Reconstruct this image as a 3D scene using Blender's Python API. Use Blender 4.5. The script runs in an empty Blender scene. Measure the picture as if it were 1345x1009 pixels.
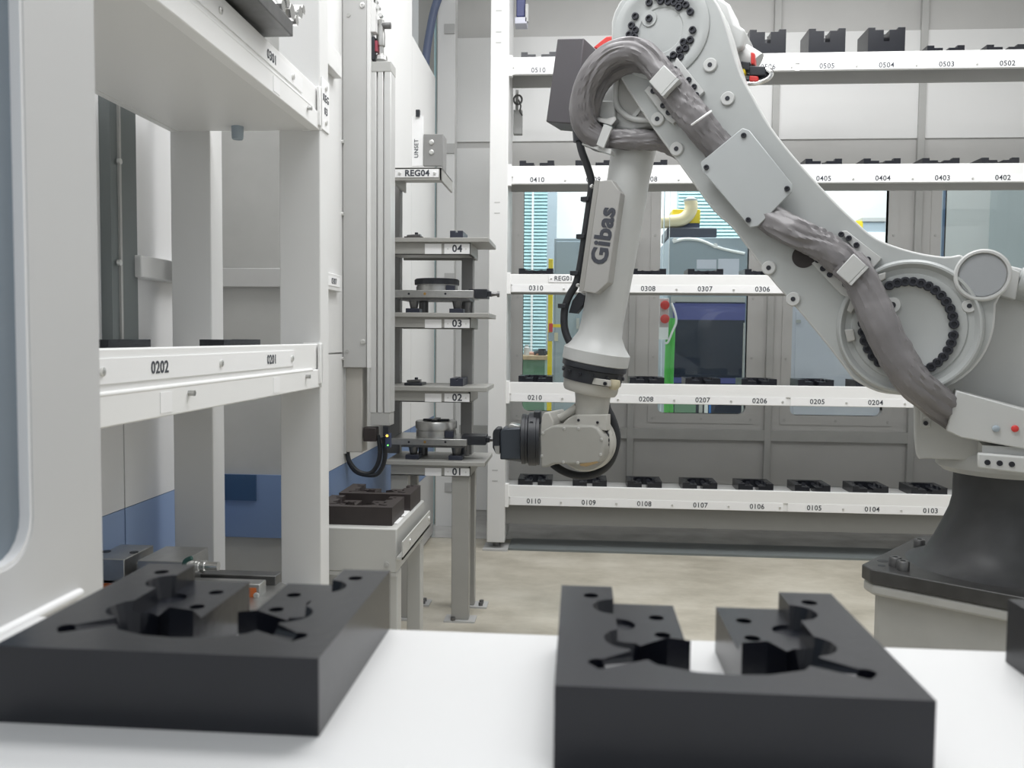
import bpy, bmesh, math, random
from mathutils import Vector, Matrix, noise
random.seed(7)
SC = bpy.context.scene
COL = SC.collection
V = Vector

# ------------------------------------------------------------------ camera
FPX, CX, CY = 1130.0, 672.5, 504.5
YAW, PITCH, ROLL = math.radians(4.45), math.radians(3.1), 0.0095
EYE = V((0, 0, 1.25))
FWD = V((-math.sin(YAW)*math.cos(PITCH), math.cos(YAW)*math.cos(PITCH), -math.sin(PITCH)))
_r0 = V((math.cos(YAW), math.sin(YAW), 0))
_u0 = _r0.cross(FWD)
RGT = math.cos(ROLL)*_r0 + math.sin(ROLL)*_u0
UPV = -math.sin(ROLL)*_r0 + math.cos(ROLL)*_u0
cam = bpy.data.cameras.new('camera')
cam.sensor_width = 36.0
cam.lens = FPX/1345*36.0
cam.clip_start = 0.02
cam.dof.use_dof = True
cam.dof.focus_distance = 3.3
cam.dof.aperture_fstop = 10.0
co = bpy.data.objects.new('camera', cam); COL.objects.link(co)
m = Matrix((RGT, UPV, -FWD)).transposed().to_4x4(); m.translation = EYE
co.matrix_world = m
SC.camera = co

# ------------------------------------------------------------------ world, lamps, exposure
w = bpy.data.worlds.new('hall_ambient'); SC.world = w; w.use_nodes = True
w.node_tree.nodes['Background'].inputs[0].default_value = (0.93, 0.97, 1.0, 1)
w.node_tree.nodes['Background'].inputs[1].default_value = 0.36
def area(name, loc, sx, sy, power, col=(0.985, 0.99, 1.0), rot=(0, 0, 0)):
    l = bpy.data.lights.new(name, 'AREA'); l.shape = 'RECTANGLE'; l.size = sx; l.size_y = sy
    l.energy = power; l.color = col
    o = bpy.data.objects.new(name, l); COL.objects.link(o); o.location = loc; o.rotation_euler = rot
    return o
area('cell_lamp', (0.95, 3.75, 3.85), 2.8, 1.5, 74)
area('cell_lamp', (-0.1, 2.1, 3.85), 2.0, 0.8, 44)
area('hall_lamp', (1.0, 7.6, 4.3), 5.0, 1.2, 200, (0.97, 0.99, 1.0))
area('hall_lamp', (0.4, -0.7, 3.6), 2.5, 0.6, 17)
SC.view_settings.view_transform = 'Standard'
SC.view_settings.look = 'None'
SC.view_settings.exposure = 0.35
SC.view_settings.gamma = 1.0
SC.view_settings.use_curve_mapping = False

# ------------------------------------------------------------------ picture measurement -> place
def ray(px, py):
    return FWD + RGT*((px-CX)/FPX) - UPV*((py-CY)/FPX)
def aY(px, py, Y):
    d = ray(px, py); return EYE + d*((Y-EYE.y)/d.y)
def aX(px, py, X):
    d = ray(px, py); return EYE + d*((X-EYE.x)/d.x)
def aZ(px, py, Z):
    d = ray(px, py); return EYE + d*((Z-EYE.z)/d.z)
def mpp(p):
    return (p-EYE).dot(FWD)/FPX          # metres per pixel at a point

# ------------------------------------------------------------------ materials
MATS = {}
def mat(name, col, rough=0.5, metal=0.0, noise_amt=0.0, nscale=8.0, bump=0.0, bscale=60.0, spec=0.5, col2=None, emit=None):
    if name in MATS: return MATS[name]
    M = bpy.data.materials.new(name); M.use_nodes = True
    nt = M.node_tree; b = nt.nodes['Principled BSDF']
    b.inputs['Base Color'].default_value = (*col, 1)
    b.inputs['Roughness'].default_value = rough
    b.inputs['Metallic'].default_value = metal
    b.inputs['Specular IOR Level'].default_value = spec
    if emit:
        b.inputs['Emission Color'].default_value = (*emit[0], 1); b.inputs['Emission Strength'].default_value = emit[1]
    tc = nt.nodes.new('ShaderNodeTexCoord')
    if noise_amt or col2:
        n = nt.nodes.new('ShaderNodeTexNoise'); n.inputs['Scale'].default_value = nscale; n.inputs['Detail'].default_value = 6
        nt.links.new(tc.outputs['Object'], n.inputs['Vector'])
        r = nt.nodes.new('ShaderNodeValToRGB')
        c2 = col2 or tuple(max(0, c*(1-noise_amt)) for c in col)
        r.color_ramp.elements[0].position = 0.35; r.color_ramp.elements[1].position = 0.65
        r.color_ramp.elements[0].color = (*c2, 1); r.color_ramp.elements[1].color = (*col, 1)
        nt.links.new(n.outputs['Fac'], r.inputs['Fac']); nt.links.new(r.outputs['Color'], b.inputs['Base Color'])
    if bump:
        n2 = nt.nodes.new('ShaderNodeTexNoise'); n2.inputs['Scale'].default_value = bscale
        nt.links.new(tc.outputs['Object'], n2.inputs['Vector'])
        bp = nt.nodes.new('ShaderNodeBump'); bp.inputs['Strength'].default_value = bump; bp.inputs['Distance'].default_value = 0.01
        nt.links.new(n2.outputs['Fac'], bp.inputs['Height']); nt.links.new(bp.outputs['Normal'], b.inputs['Normal'])
    MATS[name] = M
    return M
def glass(name, tint, refl=0.08, haze=0.0, hazecol=(0.5, 0.55, 0.6)):
    M = bpy.data.materials.new(name); M.use_nodes = True; nt = M.node_tree
    for n in list(nt.nodes): nt.nodes.remove(n)
    out = nt.nodes.new('ShaderNodeOutputMaterial')
    t = nt.nodes.new('ShaderNodeBsdfTransparent'); t.inputs[0].default_value = (*tint, 1)
    g = nt.nodes.new('ShaderNodeBsdfGlossy'); g.inputs['Roughness'].default_value = 0.03
    f = nt.nodes.new('ShaderNodeFresnel'); f.inputs[0].default_value = 1.45
    mx = nt.nodes.new('ShaderNodeMixShader')
    nt.links.new(f.outputs[0], mx.inputs[0]); nt.links.new(t.outputs[0], mx.inputs[1]); nt.links.new(g.outputs[0], mx.inputs[2])
    last = mx
    if haze:
        d = nt.nodes.new('ShaderNodeBsdfDiffuse'); d.inputs[0].default_value = (*hazecol, 1)
        m2 = nt.nodes.new('ShaderNodeMixShader'); m2.inputs[0].default_value = haze
        nt.links.new(mx.outputs[0], m2.inputs[1]); nt.links.new(d.outputs[0], m2.inputs[2]); last = m2
    nt.links.new(last.outputs[0], out.inputs[0])
    MATS[name] = M; return M
WHITE = mat('white_powder_coat', (0.76, 0.76, 0.75), 0.45, bump=0.03, bscale=300)
RACKW = mat('rack_white', (0.86, 0.86, 0.85), 0.4)
LGREY = mat('light_grey_sheet', (0.504, 0.504, 0.495), 0.45, noise_amt=0.04)
MGREY = mat('mid_grey_sheet', (0.45, 0.45, 0.435), 0.5, noise_amt=0.06)
DGREY = mat('dark_grey_sheet', (0.17, 0.19, 0.19), 0.45, noise_amt=0.05)
WALLG = mat('grey_wall_sheet', (0.52, 0.515, 0.50), 0.5, noise_amt=0.05, nscale=3)
BLUEW = mat('blue_wall_band', (0.17, 0.25, 0.42), 0.45)
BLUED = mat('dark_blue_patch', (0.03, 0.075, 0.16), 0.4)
BLACK = mat('black_plastic', (0.022, 0.025, 0.032), 0.42, noise_amt=0.25, nscale=30, bump=0.02, bscale=200)
BLOCKM = mat('black_machined_plastic', (0.009, 0.0105, 0.016), 0.27, noise_amt=0.2, nscale=25, bump=0.02, bscale=120, spec=0.5)
BROWNB = mat('dark_brown_plastic', (0.035, 0.027, 0.026), 0.5, noise_amt=0.2, nscale=25)
RUBBER = mat('black_rubber', (0.018, 0.02, 0.024), 0.5)
CHAR = mat('charcoal_paint', (0.05, 0.052, 0.055), 0.42, noise_amt=0.25, nscale=12)
PLATE = mat('dark_worn_plate', (0.05, 0.05, 0.05), 0.4, noise_amt=0.35, nscale=14)
ROBOT = mat('robot_white_paint', (0.522, 0.5307, 0.522), 0.38, noise_amt=0.03)
ROBOTD = mat('robot_grey_face', (0.4089, 0.4263, 0.4219), 0.42, noise_amt=0.03)
CREAM = mat('robot_cream_paint', (0.4959, 0.4872, 0.4524), 0.42, noise_amt=0.05)
HOSE = mat('grey_fabric_sleeve', (0.1958, 0.187, 0.1914), 0.36, noise_amt=0.12, nscale=10, bump=0.12, bscale=30)
STEEL = mat('machined_steel', (0.50, 0.50, 0.49), 0.32, 0.9, noise_amt=0.12, nscale=30)
STEELD = mat('dark_steel', (0.20, 0.20, 0.20), 0.38, 0.85, noise_amt=0.2, nscale=30)
CHROME = mat('bright_metal', (0.75, 0.75, 0.74), 0.2, 1.0)
ALU = mat('anodised_aluminium', (0.66, 0.66, 0.65), 0.38, 0.35)
BOLT = mat('black_oxide_bolt', (0.035, 0.037, 0.045), 0.38, 0.4)
BOLTC = mat('zinc_screw', (0.72, 0.72, 0.70), 0.3, 0.7)
LABEL = mat('white_label', (0.90, 0.90, 0.90), 0.45)
INK = mat('dark_print', (0.05, 0.055, 0.07), 0.6)
RED = mat('red_plastic', (0.62, 0.045, 0.04), 0.4)
YELLOW = mat('yellow_paint', (0.80, 0.62, 0.03), 0.45)
GREEN = mat('green_hose', (0.10, 0.52, 0.10), 0.4)
GREENB = mat('green_cabinet', (0.17, 0.30, 0.20), 0.5)
ORANGE = mat('orange_anodised', (0.62, 0.15, 0.03), 0.42)
TEAL = mat('teal_blind', (0.50, 0.72, 0.75), 0.5)
NAVYB = mat('blue_black_paint', (0.026, 0.030, 0.048), 0.4)
NAVY = mat('navy_paint', (0.035, 0.05, 0.11), 0.4)
CABG = mat('blue_grey_cabinet', (0.34, 0.40, 0.45), 0.5)
WOOD = mat('bench_wood', (0.55, 0.40, 0.24), 0.5, noise_amt=0.2, nscale=20)
BEIGE = mat('beige_hose', (0.66, 0.56, 0.36), 0.5)
HALLW = mat('hall_white_wall', (0.86, 0.87, 0.87), 0.6)
LAV = mat('lavender_panel', (0.60, 0.61, 0.69), 0.45)
VIOLET = mat('violet_blue_panel', (0.09, 0.10, 0.30), 0.35)
LED = mat('amber_led', (0.9, 0.5, 0.05), 0.4, emit=((1, 0.55, 0.05), 3.0))
LEDG = mat('green_led', (0.1, 0.8, 0.1), 0.4, emit=((0.2, 1, 0.15), 2.0))
PANE = glass('clear_pane', (0.93, 0.97, 0.97))
PANET = glass('blue_grey_pane', (0.62, 0.68, 0.72), haze=0.5, hazecol=(0.46, 0.53, 0.60))  # diffuse haze mixed in stands for the reflection on this glass
# concrete floor
FLOORM = bpy.data.materials.new('worn_concrete'); FLOORM.use_nodes = True
def _floor():
    nt = FLOORM.node_tree; b = nt.nodes['Principled BSDF']; tc = nt.nodes.new('ShaderNodeTexCoord')
    mp = nt.nodes.new('ShaderNodeMapping'); mp.inputs['Scale'].default_value = (1.0, 1.5, 1); nt.links.new(tc.outputs['Object'], mp.inputs['Vector'])
    n1 = nt.nodes.new('ShaderNodeTexNoise'); n1.inputs['Scale'].default_value = 2.2; n1.inputs['Detail'].default_value = 9; n1.inputs['Roughness'].default_value = 0.65
    nt.links.new(mp.outputs[0], n1.inputs['Vector'])
    r = nt.nodes.new('ShaderNodeValToRGB'); e = r.color_ramp.elements
    e[0].position = 0.3; e[0].color = (0.36, 0.33, 0.265, 1); e[1].position = 0.68; e[1].color = (0.62, 0.585, 0.50, 1)
    x = e.new(0.5); x.color = (0.50, 0.465, 0.385, 1)
    nt.links.new(n1.outputs['Fac'], r.inputs['Fac']); nt.links.new(r.outputs[0], b.inputs['Base Color'])
    n2 = nt.nodes.new('ShaderNodeTexNoise'); n2.inputs['Scale'].default_value = 1.4; n2.inputs['Detail'].default_value = 4
    nt.links.new(tc.outputs['Object'], n2.inputs['Vector'])
    mr = nt.nodes.new('ShaderNodeMapRange'); mr.inputs[3].default_value = 0.25; mr.inputs[4].default_value = 0.55
    nt.links.new(n2.outputs['Fac'], mr.inputs[0]); nt.links.new(mr.outputs[0], b.inputs['Roughness'])
_floor()
FLOORG = mat('grey_sealed_floor', (0.52, 0.51, 0.49), 0.15, noise_amt=0.2, nscale=5)

# ------------------------------------------------------------------ mesh builder
def frame(n):
    n = n.normalized(); a = V((0, 0, 1)) if abs(n.z) < 0.9 else V((1, 0, 0))
    x = a.cross(n).normalized(); return x, n.cross(x), n
class MB:
    def __init__(s): s.v = []; s.f = []
    def add(s, vs, fs):
        k = len(s.v); s.v += [V(p) for p in vs]; s.f += [[i+k for i in f] for f in fs]; return s
    def box(s, a, b):
        x0, x1 = sorted((a[0], b[0])); y0, y1 = sorted((a[1], b[1])); z0, z1 = sorted((a[2], b[2]))
        return s.add([(x0,y0,z0),(x1,y0,z0),(x1,y1,z0),(x0,y1,z0),(x0,y0,z1),(x1,y0,z1),(x1,y1,z1),(x0,y1,z1)],
                     [(0,3,2,1),(4,5,6,7),(0,1,5,4),(1,2,6,5),(2,3,7,6),(3,0,4,7)])
    def obox(s, c, ax, ay, az):           # centre and three half-axis vectors
        c, ax, ay, az = V(c), V(ax), V(ay), V(az)
        P = [c+i*ax+j*ay+k*az for k in (-1,1) for i, j in ((-1,-1),(1,-1),(1,1),(-1,1))]
        return s.add(P, [(0,3,2,1),(4,5,6,7),(0,1,5,4),(1,2,6,5),(2,3,7,6),(3,0,4,7)])
    def prism(s, pts, ext):
        ext = V(ext); n = len(pts); A = [V(p) for p in pts]; B = [p+ext for p in A]
        nrm = V((0,0,0))
        for i in range(n): nrm += A[i].cross(A[(i+1) % n])
        f0 = list(range(n)); f1 = list(range(n, 2*n))
        if nrm.dot(ext) > 0: caps = [f0[::-1], f1]; sd = [(i, (i+1)%n, n+(i+1)%n, n+i) for i in range(n)]
        else: caps = [f0, f1[::-1]]; sd = [(i, n+i, n+(i+1)%n, (i+1)%n) for i in range(n)]
        return s.add(A+B, caps+sd)
    def cyl(s, p0, p1, r0, r1=None, n=24, cap=True):
        r1 = r0 if r1 is None else r1; p0, p1 = V(p0), V(p1); x, y, z = frame(p1-p0)
        A = []
        for p, r in ((p0, r0), (p1, r1)):
            A += [p+(x*math.cos(2*math.pi*i/n)+y*math.sin(2*math.pi*i/n))*r for i in range(n)]
        f = [(i, (i+1)%n, n+(i+1)%n, n+i) for i in range(n)]
        if cap: f += [list(range(n))[::-1], list(range(n, 2*n))]
        return s.add(A, f)
    def lathe(s, p0, axis, prof, n=40):   # prof: (distance along axis, radius)
        p0 = V(p0); x, y, z = frame(V(axis)); A = []
        for d, r in prof:
            A += [p0+z*d+(x*math.cos(2*math.pi*i/n)+y*math.sin(2*math.pi*i/n))*r for i in range(n)]
        f = []
        for k in range(len(prof)-1):
            f += [(k*n+i, k*n+(i+1)%n, (k+1)*n+(i+1)%n, (k+1)*n+i) for i in range(n)]
        f += [list(range(n))[::-1], list(range((len(prof)-1)*n, len(prof)*n))]
        return s.add(A, f)
    def tube(s, path, r, n=10, rf=None, flat=1.0, fd=None):
        path = [V(p) for p in path]; A = []; m_ = len(path); prev = None
        for k, p in enumerate(path):
            t = (path[min(k+1, m_-1)]-path[max(k-1, 0)]).normalized()
            if fd is not None: x = (V(fd)-t*V(fd).dot(t)).normalized()
            elif prev is None: x = frame(t)[0]
            else: x = (prev-t*prev.dot(t)).normalized()
            prev = x; y = t.cross(x)
            for i in range(n):
                a = 2*math.pi*i/n; rr = r if rf is None else rf(k/(m_-1), a)
                A.append(p+(x*math.cos(a)*flat+y*math.sin(a))*rr)
        f = []
        for k in range(m_-1):
            f += [(k*n+i, k*n+(i+1)%n, (k+1)*n+(i+1)%n, (k+1)*n+i) for i in range(n)]
        f += [list(range(n))[::-1], list(range((m_-1)*n, m_*n))]
        return s.add(A, f)
    def ring(s, outer, inner, ext):       # same number of points, extruded frame
        ext = V(ext); n = len(outer); A = [V(p) for p in outer]+[V(p) for p in inner]; A += [p+ext for p in A]
        f = []
        for i in range(n):
            j = (i+1) % n
            f += [(i, j, n+j, n+i), (2*n+i, 3*n+i, 3*n+j, 2*n+j), (i, 2*n+i, 2*n+j, j), (n+i, n+j, 3*n+j, 3*n+i)]
        return s.add(A, f)
    def mesh(s, name, off=V((0,0,0)), smooth=True):
        me = bpy.data.meshes.new(name); me.from_pydata([tuple(p-off) for p in s.v], [], s.f)
        bm = bmesh.new(); bm.from_mesh(me); bmesh.ops.recalc_face_normals(bm, faces=bm.faces); bm.to_mesh(me); bm.free()
        if smooth:
            for p in me.polygons: p.use_smooth = True
            me.set_sharp_from_angle(angle=math.radians(38))
        return me
def mkobj(name, me, mt, parent=None, loc=None, bevel=0.0, seg=2):
    if mt and not me.materials: me.materials.append(mt)
    o = bpy.data.objects.new(name, me); COL.objects.link(o)
    if parent: o.parent = parent
    if loc is not None: o.location = loc
    if bevel:
        b = o.modifiers.new('bevel', 'BEVEL'); b.width = bevel; b.segments = seg; b.limit_method = 'ANGLE'; b.angle_limit = math.radians(40); b.harden_normals = False
    return o
def tag(o, label, cat, group=None):
    o['label'] = label; o['category'] = cat
    if group: o['group'] = group
    return o
class Thing:
    """an Empty at the thing's base; parts are given in world coordinates"""
    def __init__(s, name, base, label, cat, group=None, kind=None):
        s.o = bpy.data.objects.new(name, None); COL.objects.link(s.o); s.b = V(base); s.o.location = s.b
        s.o.empty_display_size = 0.05
        if kind: s.o['kind'] = kind; s.o['label'] = label; s.o['category'] = cat
        else: tag(s.o, label, cat, group)
    def part(s, name, mb, mt, parent=None, bevel=0.0, seg=2, label=None, smooth=True):
        o = mkobj(name, mb.mesh(name, s.b, smooth), mt, parent or s.o, None, bevel, seg)
        if label: o['label'] = label
        return o
    def inst(s, name, me, mw, parent=None, mt=None):     # shared mesh at a world matrix
        o = bpy.data.objects.new(name, me); COL.objects.link(o); o.parent = parent or s.o
        if mt and not me.materials: me.materials.append(mt)
        mw = mw.copy(); mw.translation = mw.translation-s.b; o.matrix_basis = mw
        return o
    def text(s, name, body, size, org, xd, up, mt=None, parent=None, bold=0.0, ext=0.0006, align='CENTER'):
        me = text_mesh(body, size, bold, ext, align)
        x = V(xd).normalized(); y = V(up).normalized(); z = x.cross(y)
        M = Matrix((x, y, z)).transposed().to_4x4(); M.translation = V(org)
        o = s.inst(name, me, M, parent, mt or INK)
        o['label'] = 'dark printed lettering ' + body
        return o
_TX = {}
def text_mesh(body, size, bold, ext, align):
    k = (body, size, bold, ext, align)
    if k in _TX: return _TX[k]
    c = bpy.data.curves.new('lettering', 'FONT'); c.body = body; c.size = size; c.align_x = align; c.align_y = 'CENTER'
    c.offset = bold; c.extrude = ext; c.resolution_u = 3; c.space_character = 1.06
    t = bpy.data.objects.new('lettering_source', c); COL.objects.link(t)
    dg = bpy.context.evaluated_depsgraph_get()
    me = bpy.data.meshes.new_from_object(t.evaluated_get(dg)); me.name = 'lettering'
    me.materials.clear()
    bpy.data.objects.remove(t); bpy.data.curves.remove(c)
    _TX[k] = me; return me
def struct(name, mb, mt, parent=None, label=None, bevel=0.0):
    o = mkobj(name, mb.mesh(name), mt, parent, None, bevel)
    if parent is None: o['kind'] = 'structure'
    if label: o['label'] = label
    return o
def cr(pts, n=8, closed=False):           # Catmull-Rom through points
    P = [V(p) for p in pts]; out = []; m_ = len(P)
    R_ = range(m_ if closed else m_-1)
    for i in R_:
        g = (lambda k: P[k % m_]) if closed else (lambda k: P[max(0, min(m_-1, k))])
        a, b, c, d = g(i-1), g(i), g(i+1), g(i+2)
        for j in range(n):
            t = j/n
            out.append(0.5*((2*b)+(c-a)*t+(2*a-5*b+4*c-d)*t*t+(3*b-a-3*c+d)*t**3))
    if not closed: out.append(P[-1])
    return out
def rrect(u0, u1, v0, v1, r, n=5):        # rounded rectangle, 4*(n+1) points
    out = []
    for cu, cv, a0 in ((u1-r, v1-r, 0), (u0+r, v1-r, 90), (u0+r, v0+r, 180), (u1-r, v0+r, 270)):
        for i in range(n+1):
            a = math.radians(a0+90*i/n); out.append((cu+r*math.cos(a), cv+r*math.sin(a)))
    return out
def bolt_mesh(name, r, h, mt, sock=0.5):  # socket head along +z
    mb = MB(); mb.lathe((0,0,0), (0,0,1), [(0, r), (h*0.85, r), (h, r*0.86), (h, r*sock), (h*0.45, r*sock*0.9)], n=12)
    me = mb.mesh(name); me.materials.append(mt); return me
def mz(p, z, s=1.0):
    x, y, z = frame(V(z)); M = Matrix((x*s, y*s, z*s)).transposed().to_4x4(); M.translation = V(p); return M
SCREW = bolt_mesh('screw', 0.0075, 0.004, BOLTC, 0.3)

# ================================================================== SETTING
XL, YC, XI, YB = -1.27, 2.94, -0.90, 5.90      # left wall, return wall, inner wall, back wall
ZB1 = aY(325, 623, YC).z; ZB0 = aY(325, 705, YC).z
floor = struct('floor', MB().box((-6, -3, -0.1), (7, 12, 0)), FLOORM, label='worn beige concrete floor')
struct('floor_coating', MB().box((-0.95, 5.24, 0), (3.1, YB, 0.004)), FLOORG, floor, 'smooth grey sealed floor under the rack')
struct('floor_threshold', MB().box((-0.40, 4.98, 0), (3.1, 5.24, 0.012)), DGREY, floor, 'dark threshold strip')
struct('ceiling', MB().box((-1.5, 0.9, 3.95), (3.1, YB+0.1, 4.0)), WHITE)

WALLW = mat('lit_wall_white', (0.88, 0.88, 0.88), 0.5)  # stronger lamp light on the left wall put into a lighter white
BLUEL = mat('lit_blue_wall_band', (0.32, 0.43, 0.66), 0.45)  # lit copy of the blue band, brighter light put into the colour
wl = struct('wall_left', MB().box((XL-0.06, 0.95, 0), (XL-0.012, YC+0.05, 3.95)), LGREY)
ys = aX(163, 600, XL).y
for (y0, y1, z0, z1, mt) in ((0.95, ys-0.003, ZB1+0.002, 3.9, WALLW), (ys+0.003, YC, ZB1+0.002, 3.9, WALLW),
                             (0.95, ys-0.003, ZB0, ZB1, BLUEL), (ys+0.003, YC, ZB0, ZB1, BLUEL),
                             (0.95, ys-0.003, 0.02, ZB0-0.002, LGREY), (ys+0.003, YC, 0.02, ZB0-0.002, LGREY)):
    struct('wall_panel', MB().box((XL-0.012, y0, z0), (XL, y1, z1)), mt, wl)
# dark glazed strip and small box on that wall
a = aX(146, 300, XL+0.03); b = aX(180, 300, XL+0.03)
struct('dark_cover_strip', MB().box((XL, a.y, 1.12), (XL+0.03, b.y, 2.6)), DGREY, wl)
struct('cover_strip_rib', MB().box((XL+0.03, a.y+0.035, 1.12), (XL+0.036, a.y+0.045, 2.6)), MGREY, wl)
for yy in (212, 345):
    p = aX(155, yy, XL+0.036); struct('screw_head', MB().cyl(p, p+V((0.008, 0, 0)), 0.008, n=12), BOLTC, wl)
a = aX(186, 335, XL+0.05); b = aX(186, 364, XL+0.05)
struct('wall_box', MB().box((XL, a.y, b.z), (XL+0.05, a.y+0.3, a.z)), WHITE, wl, bevel=0.004)

wc = struct('wall_corner', MB().box((XL, YC, 0), (XI, YC+0.05, 3.95)), MGREY)
struct('wall_panel', MB().box((XL, YC-0.01, ZB0), (XI, YC, ZB1)), BLUEW, wc)
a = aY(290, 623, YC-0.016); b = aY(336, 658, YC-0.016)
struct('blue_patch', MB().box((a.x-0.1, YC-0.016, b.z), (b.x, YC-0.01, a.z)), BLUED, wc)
a = aY(300, 352, YC-0.02); b = aY(300, 377, YC-0.02)
struct('wall_rail', MB().box((XL, YC-0.02, b.z), (XI, YC, a.z)), LGREY, wc, bevel=0.003)

wi = struct('wall_side', MB().box((XI-0.05, YC+0.05, 0), (XI-0.012, 4.6, 3.95)), LGREY)
ZI = aX(537, 39, XI).z
for (y0, y1, z0, z1, mt) in ((YC, 3.22, ZB1+0.43, 3.9, WHITE), (YC, 3.22, ZB1, ZB1+0.424, WHITE), (3.224, 4.56, ZB1, 3.9, WHITE), (4.565, 5.3, ZB1, ZI, WHITE),
                             (YC, 4.56, 0.42, ZB1-0.002, BLUEW), (4.565, 5.3, 0.42, ZB1-0.002, BLUEW), (YC, 5.3, 0.02, 0.418, LGREY)):
    struct('wall_panel', MB().box((XI-0.012, y0, z0), (XI, y1, z1)), mt, wi)
struct('wall_backing', MB().box((XI-0.05, 4.6, 0), (XI-0.012, 5.3, ZI-0.01)), LGREY, wi)
# rails / label plate of that wall (seen just right of the rack post)
a = aX(430, 62, XI+0.03); b = aX(449, 100, XI+0.03)
struct('wall_bracket', MB().box((XI, a.y, b.z-0.01), (XI+0.03, b.y, b.z+0.07)), WHITE, wi, bevel=0.003)
a = aX(429, 357, XI+0.02); b = aX(449, 384, XI+0.02)
wpb = (a, b)
wp = struct('wall_bracket', MB().box((XI, a.y, b.z), (XI+0.02, b.y, a.z)), WHITE, wi, bevel=0.003)
pm = struct('number_plate', MB().box((XI+0.02, wpb[0].y+0.012, wpb[1].z+0.016), (XI+0.022, wpb[1].y-0.035, wpb[0].z-0.012)), LABEL, wp)
tm = text_mesh('0307', 0.030, 0.0, 0.0006, 'CENTER'); tm.materials.append(INK)
to = bpy.data.objects.new('number', tm); COL.objects.link(to); to.parent = wp
M_ = Matrix(((0, 0, 1), (1, 0, 0), (0, 1, 0))).to_4x4(); M_.translation = V((XI+0.0225, (wpb[0].y+wpb[1].y)/2-0.012, (wpb[0].z+wpb[1].z)/2+0.002)); to.matrix_basis = M_
for yy in (164, 281, 425):
    p = aX(449, yy*0.0+{164: 186, 281: 281, 425: 471}[yy], XI); struct('screw_head', MB().cyl(p, p+V((0.008, 0, 0)), 0.007, n=12), BOLTC, wi)

# ---- back wall with window openings
WINPX = [(687, 800), (866, 982), (1041, 1163), (1232, 1362)]
WX = [(aY(l, 400, YB).x, aY(r, 400, YB).x) for l, r in WINPX]
WZ0, WZ1 = aY(900, 543, YB).z, aY(900, 236, YB).z
XW0, XW1 = -1.12, 3.1
mb = MB(); mb.box((XW0, YB, 0), (XW1, YB+0.04, WZ0)); mb.box((XW0, YB, WZ1), (XW1, YB+0.04, 3.95))
edges = [XW0] + [q for p in WX for q in p] + [XW1]
for i in range(0, len(edges), 2): mb.box((edges[i], YB, WZ0), (edges[i+1], YB+0.04, WZ1))
wb = struct('wall_back', mb, WALLG)
PX = [aY(p, 300, YB).x for p in (832, 1014, 1204)]
zs0, zs1 = aY(1100, 183, YB).z, aY(1100, 42, YB).z
xs = [aY(596, 300, YB).x] + PX + [XW1]
for i in range(4):
    struct('wall_panel', MB().box((xs[i]+0.02, YB-0.012, zs0), (xs[i+1]-0.02, YB, zs1)), WHITE, wb, bevel=0.002)
zl = aY(620, 195, YB).z
struct('wall_panel', MB().box((xs[0], YB-0.01, 0.05), (aY(668, 300, YB).x, YB, zl)), WHITE, wb)
for x in PX:
    struct('wall_post', MB().box((x-0.022, YB-0.03, 0.0), (x+0.022, YB, 3.95)), MGREY, wb, bevel=0.002)
za, zb = aY(900, 563, YB).z, aY(900, 577, YB).z
struct('wall_rail', MB().box((XW0+0.3, YB-0.028, zb), (XW1, YB, za)), MGREY, wb, bevel=0.002)
for k, (x0, x1) in enumerate(WX):
    inner = [V((u, YB-0.006, v)) for u, v in rrect(x0, x1, WZ0, WZ1, 0.04)]
    g = 0.065
    outer = [V((u, YB-0.006, v)) for u, v in rrect(x0-g, x1+g, WZ0-g, WZ1+g, 0.012)]
    wn = struct('window_%d' % (k+2), MB().ring(outer, inner, (0, 0.05, 0)), WALLG, label='window opening in the grey back wall of the robot cell')
    struct('glass_pane', MB().box((x0-0.02, YB+0.045, WZ0-0.02), (x1+0.02, YB+0.051, WZ1+0.02)), PANE, wn)
    for bx in (x0-g*0.55, (x0+x1)/2, x1+g*0.55):
        for bz in ((WZ0-g*0.55, WZ1+g*0.55) if abs(bx-(x0+x1)/2) < 0.01 else (WZ0-g*0.55, WZ0+0.38, WZ0+0.78, WZ0+1.2)):
            struct('screw_head', MB().cyl((bx, YB-0.006, bz), (bx, YB-0.011, bz), 0.008, n=10), MGREY, wn)
# corner post left of the rack
a = aY(575, 300, 5.6).x; b = aY(598, 300, 5.6).x
t1 = struct('trim_1', MB().box((a, 5.56, 0), (b, 5.66, 3.95)), WHITE, bevel=0.003)
for yy in (38, 195, 365, 640):
    p = aY(590, yy, 5.556); struct('hinge_plate', MB().box((p.x-0.03, 5.55, p.z-0.03), (p.x+0.035, 5.56, p.z+0.03)), LGREY, t1)
p0 = aY(571, 300, 5.6).x
struct('gap_light_strip', MB().box((p0-0.012, 5.62, 0), (p0-0.002, 5.66, 3.95)), TEAL)  # teal strip added to stand for bluish light in the gap
struct('wall_right', MB().box((XW1, 1.2, 0), (XW1+0.05, YB+0.04, 3.95)), WHITE)

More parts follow.
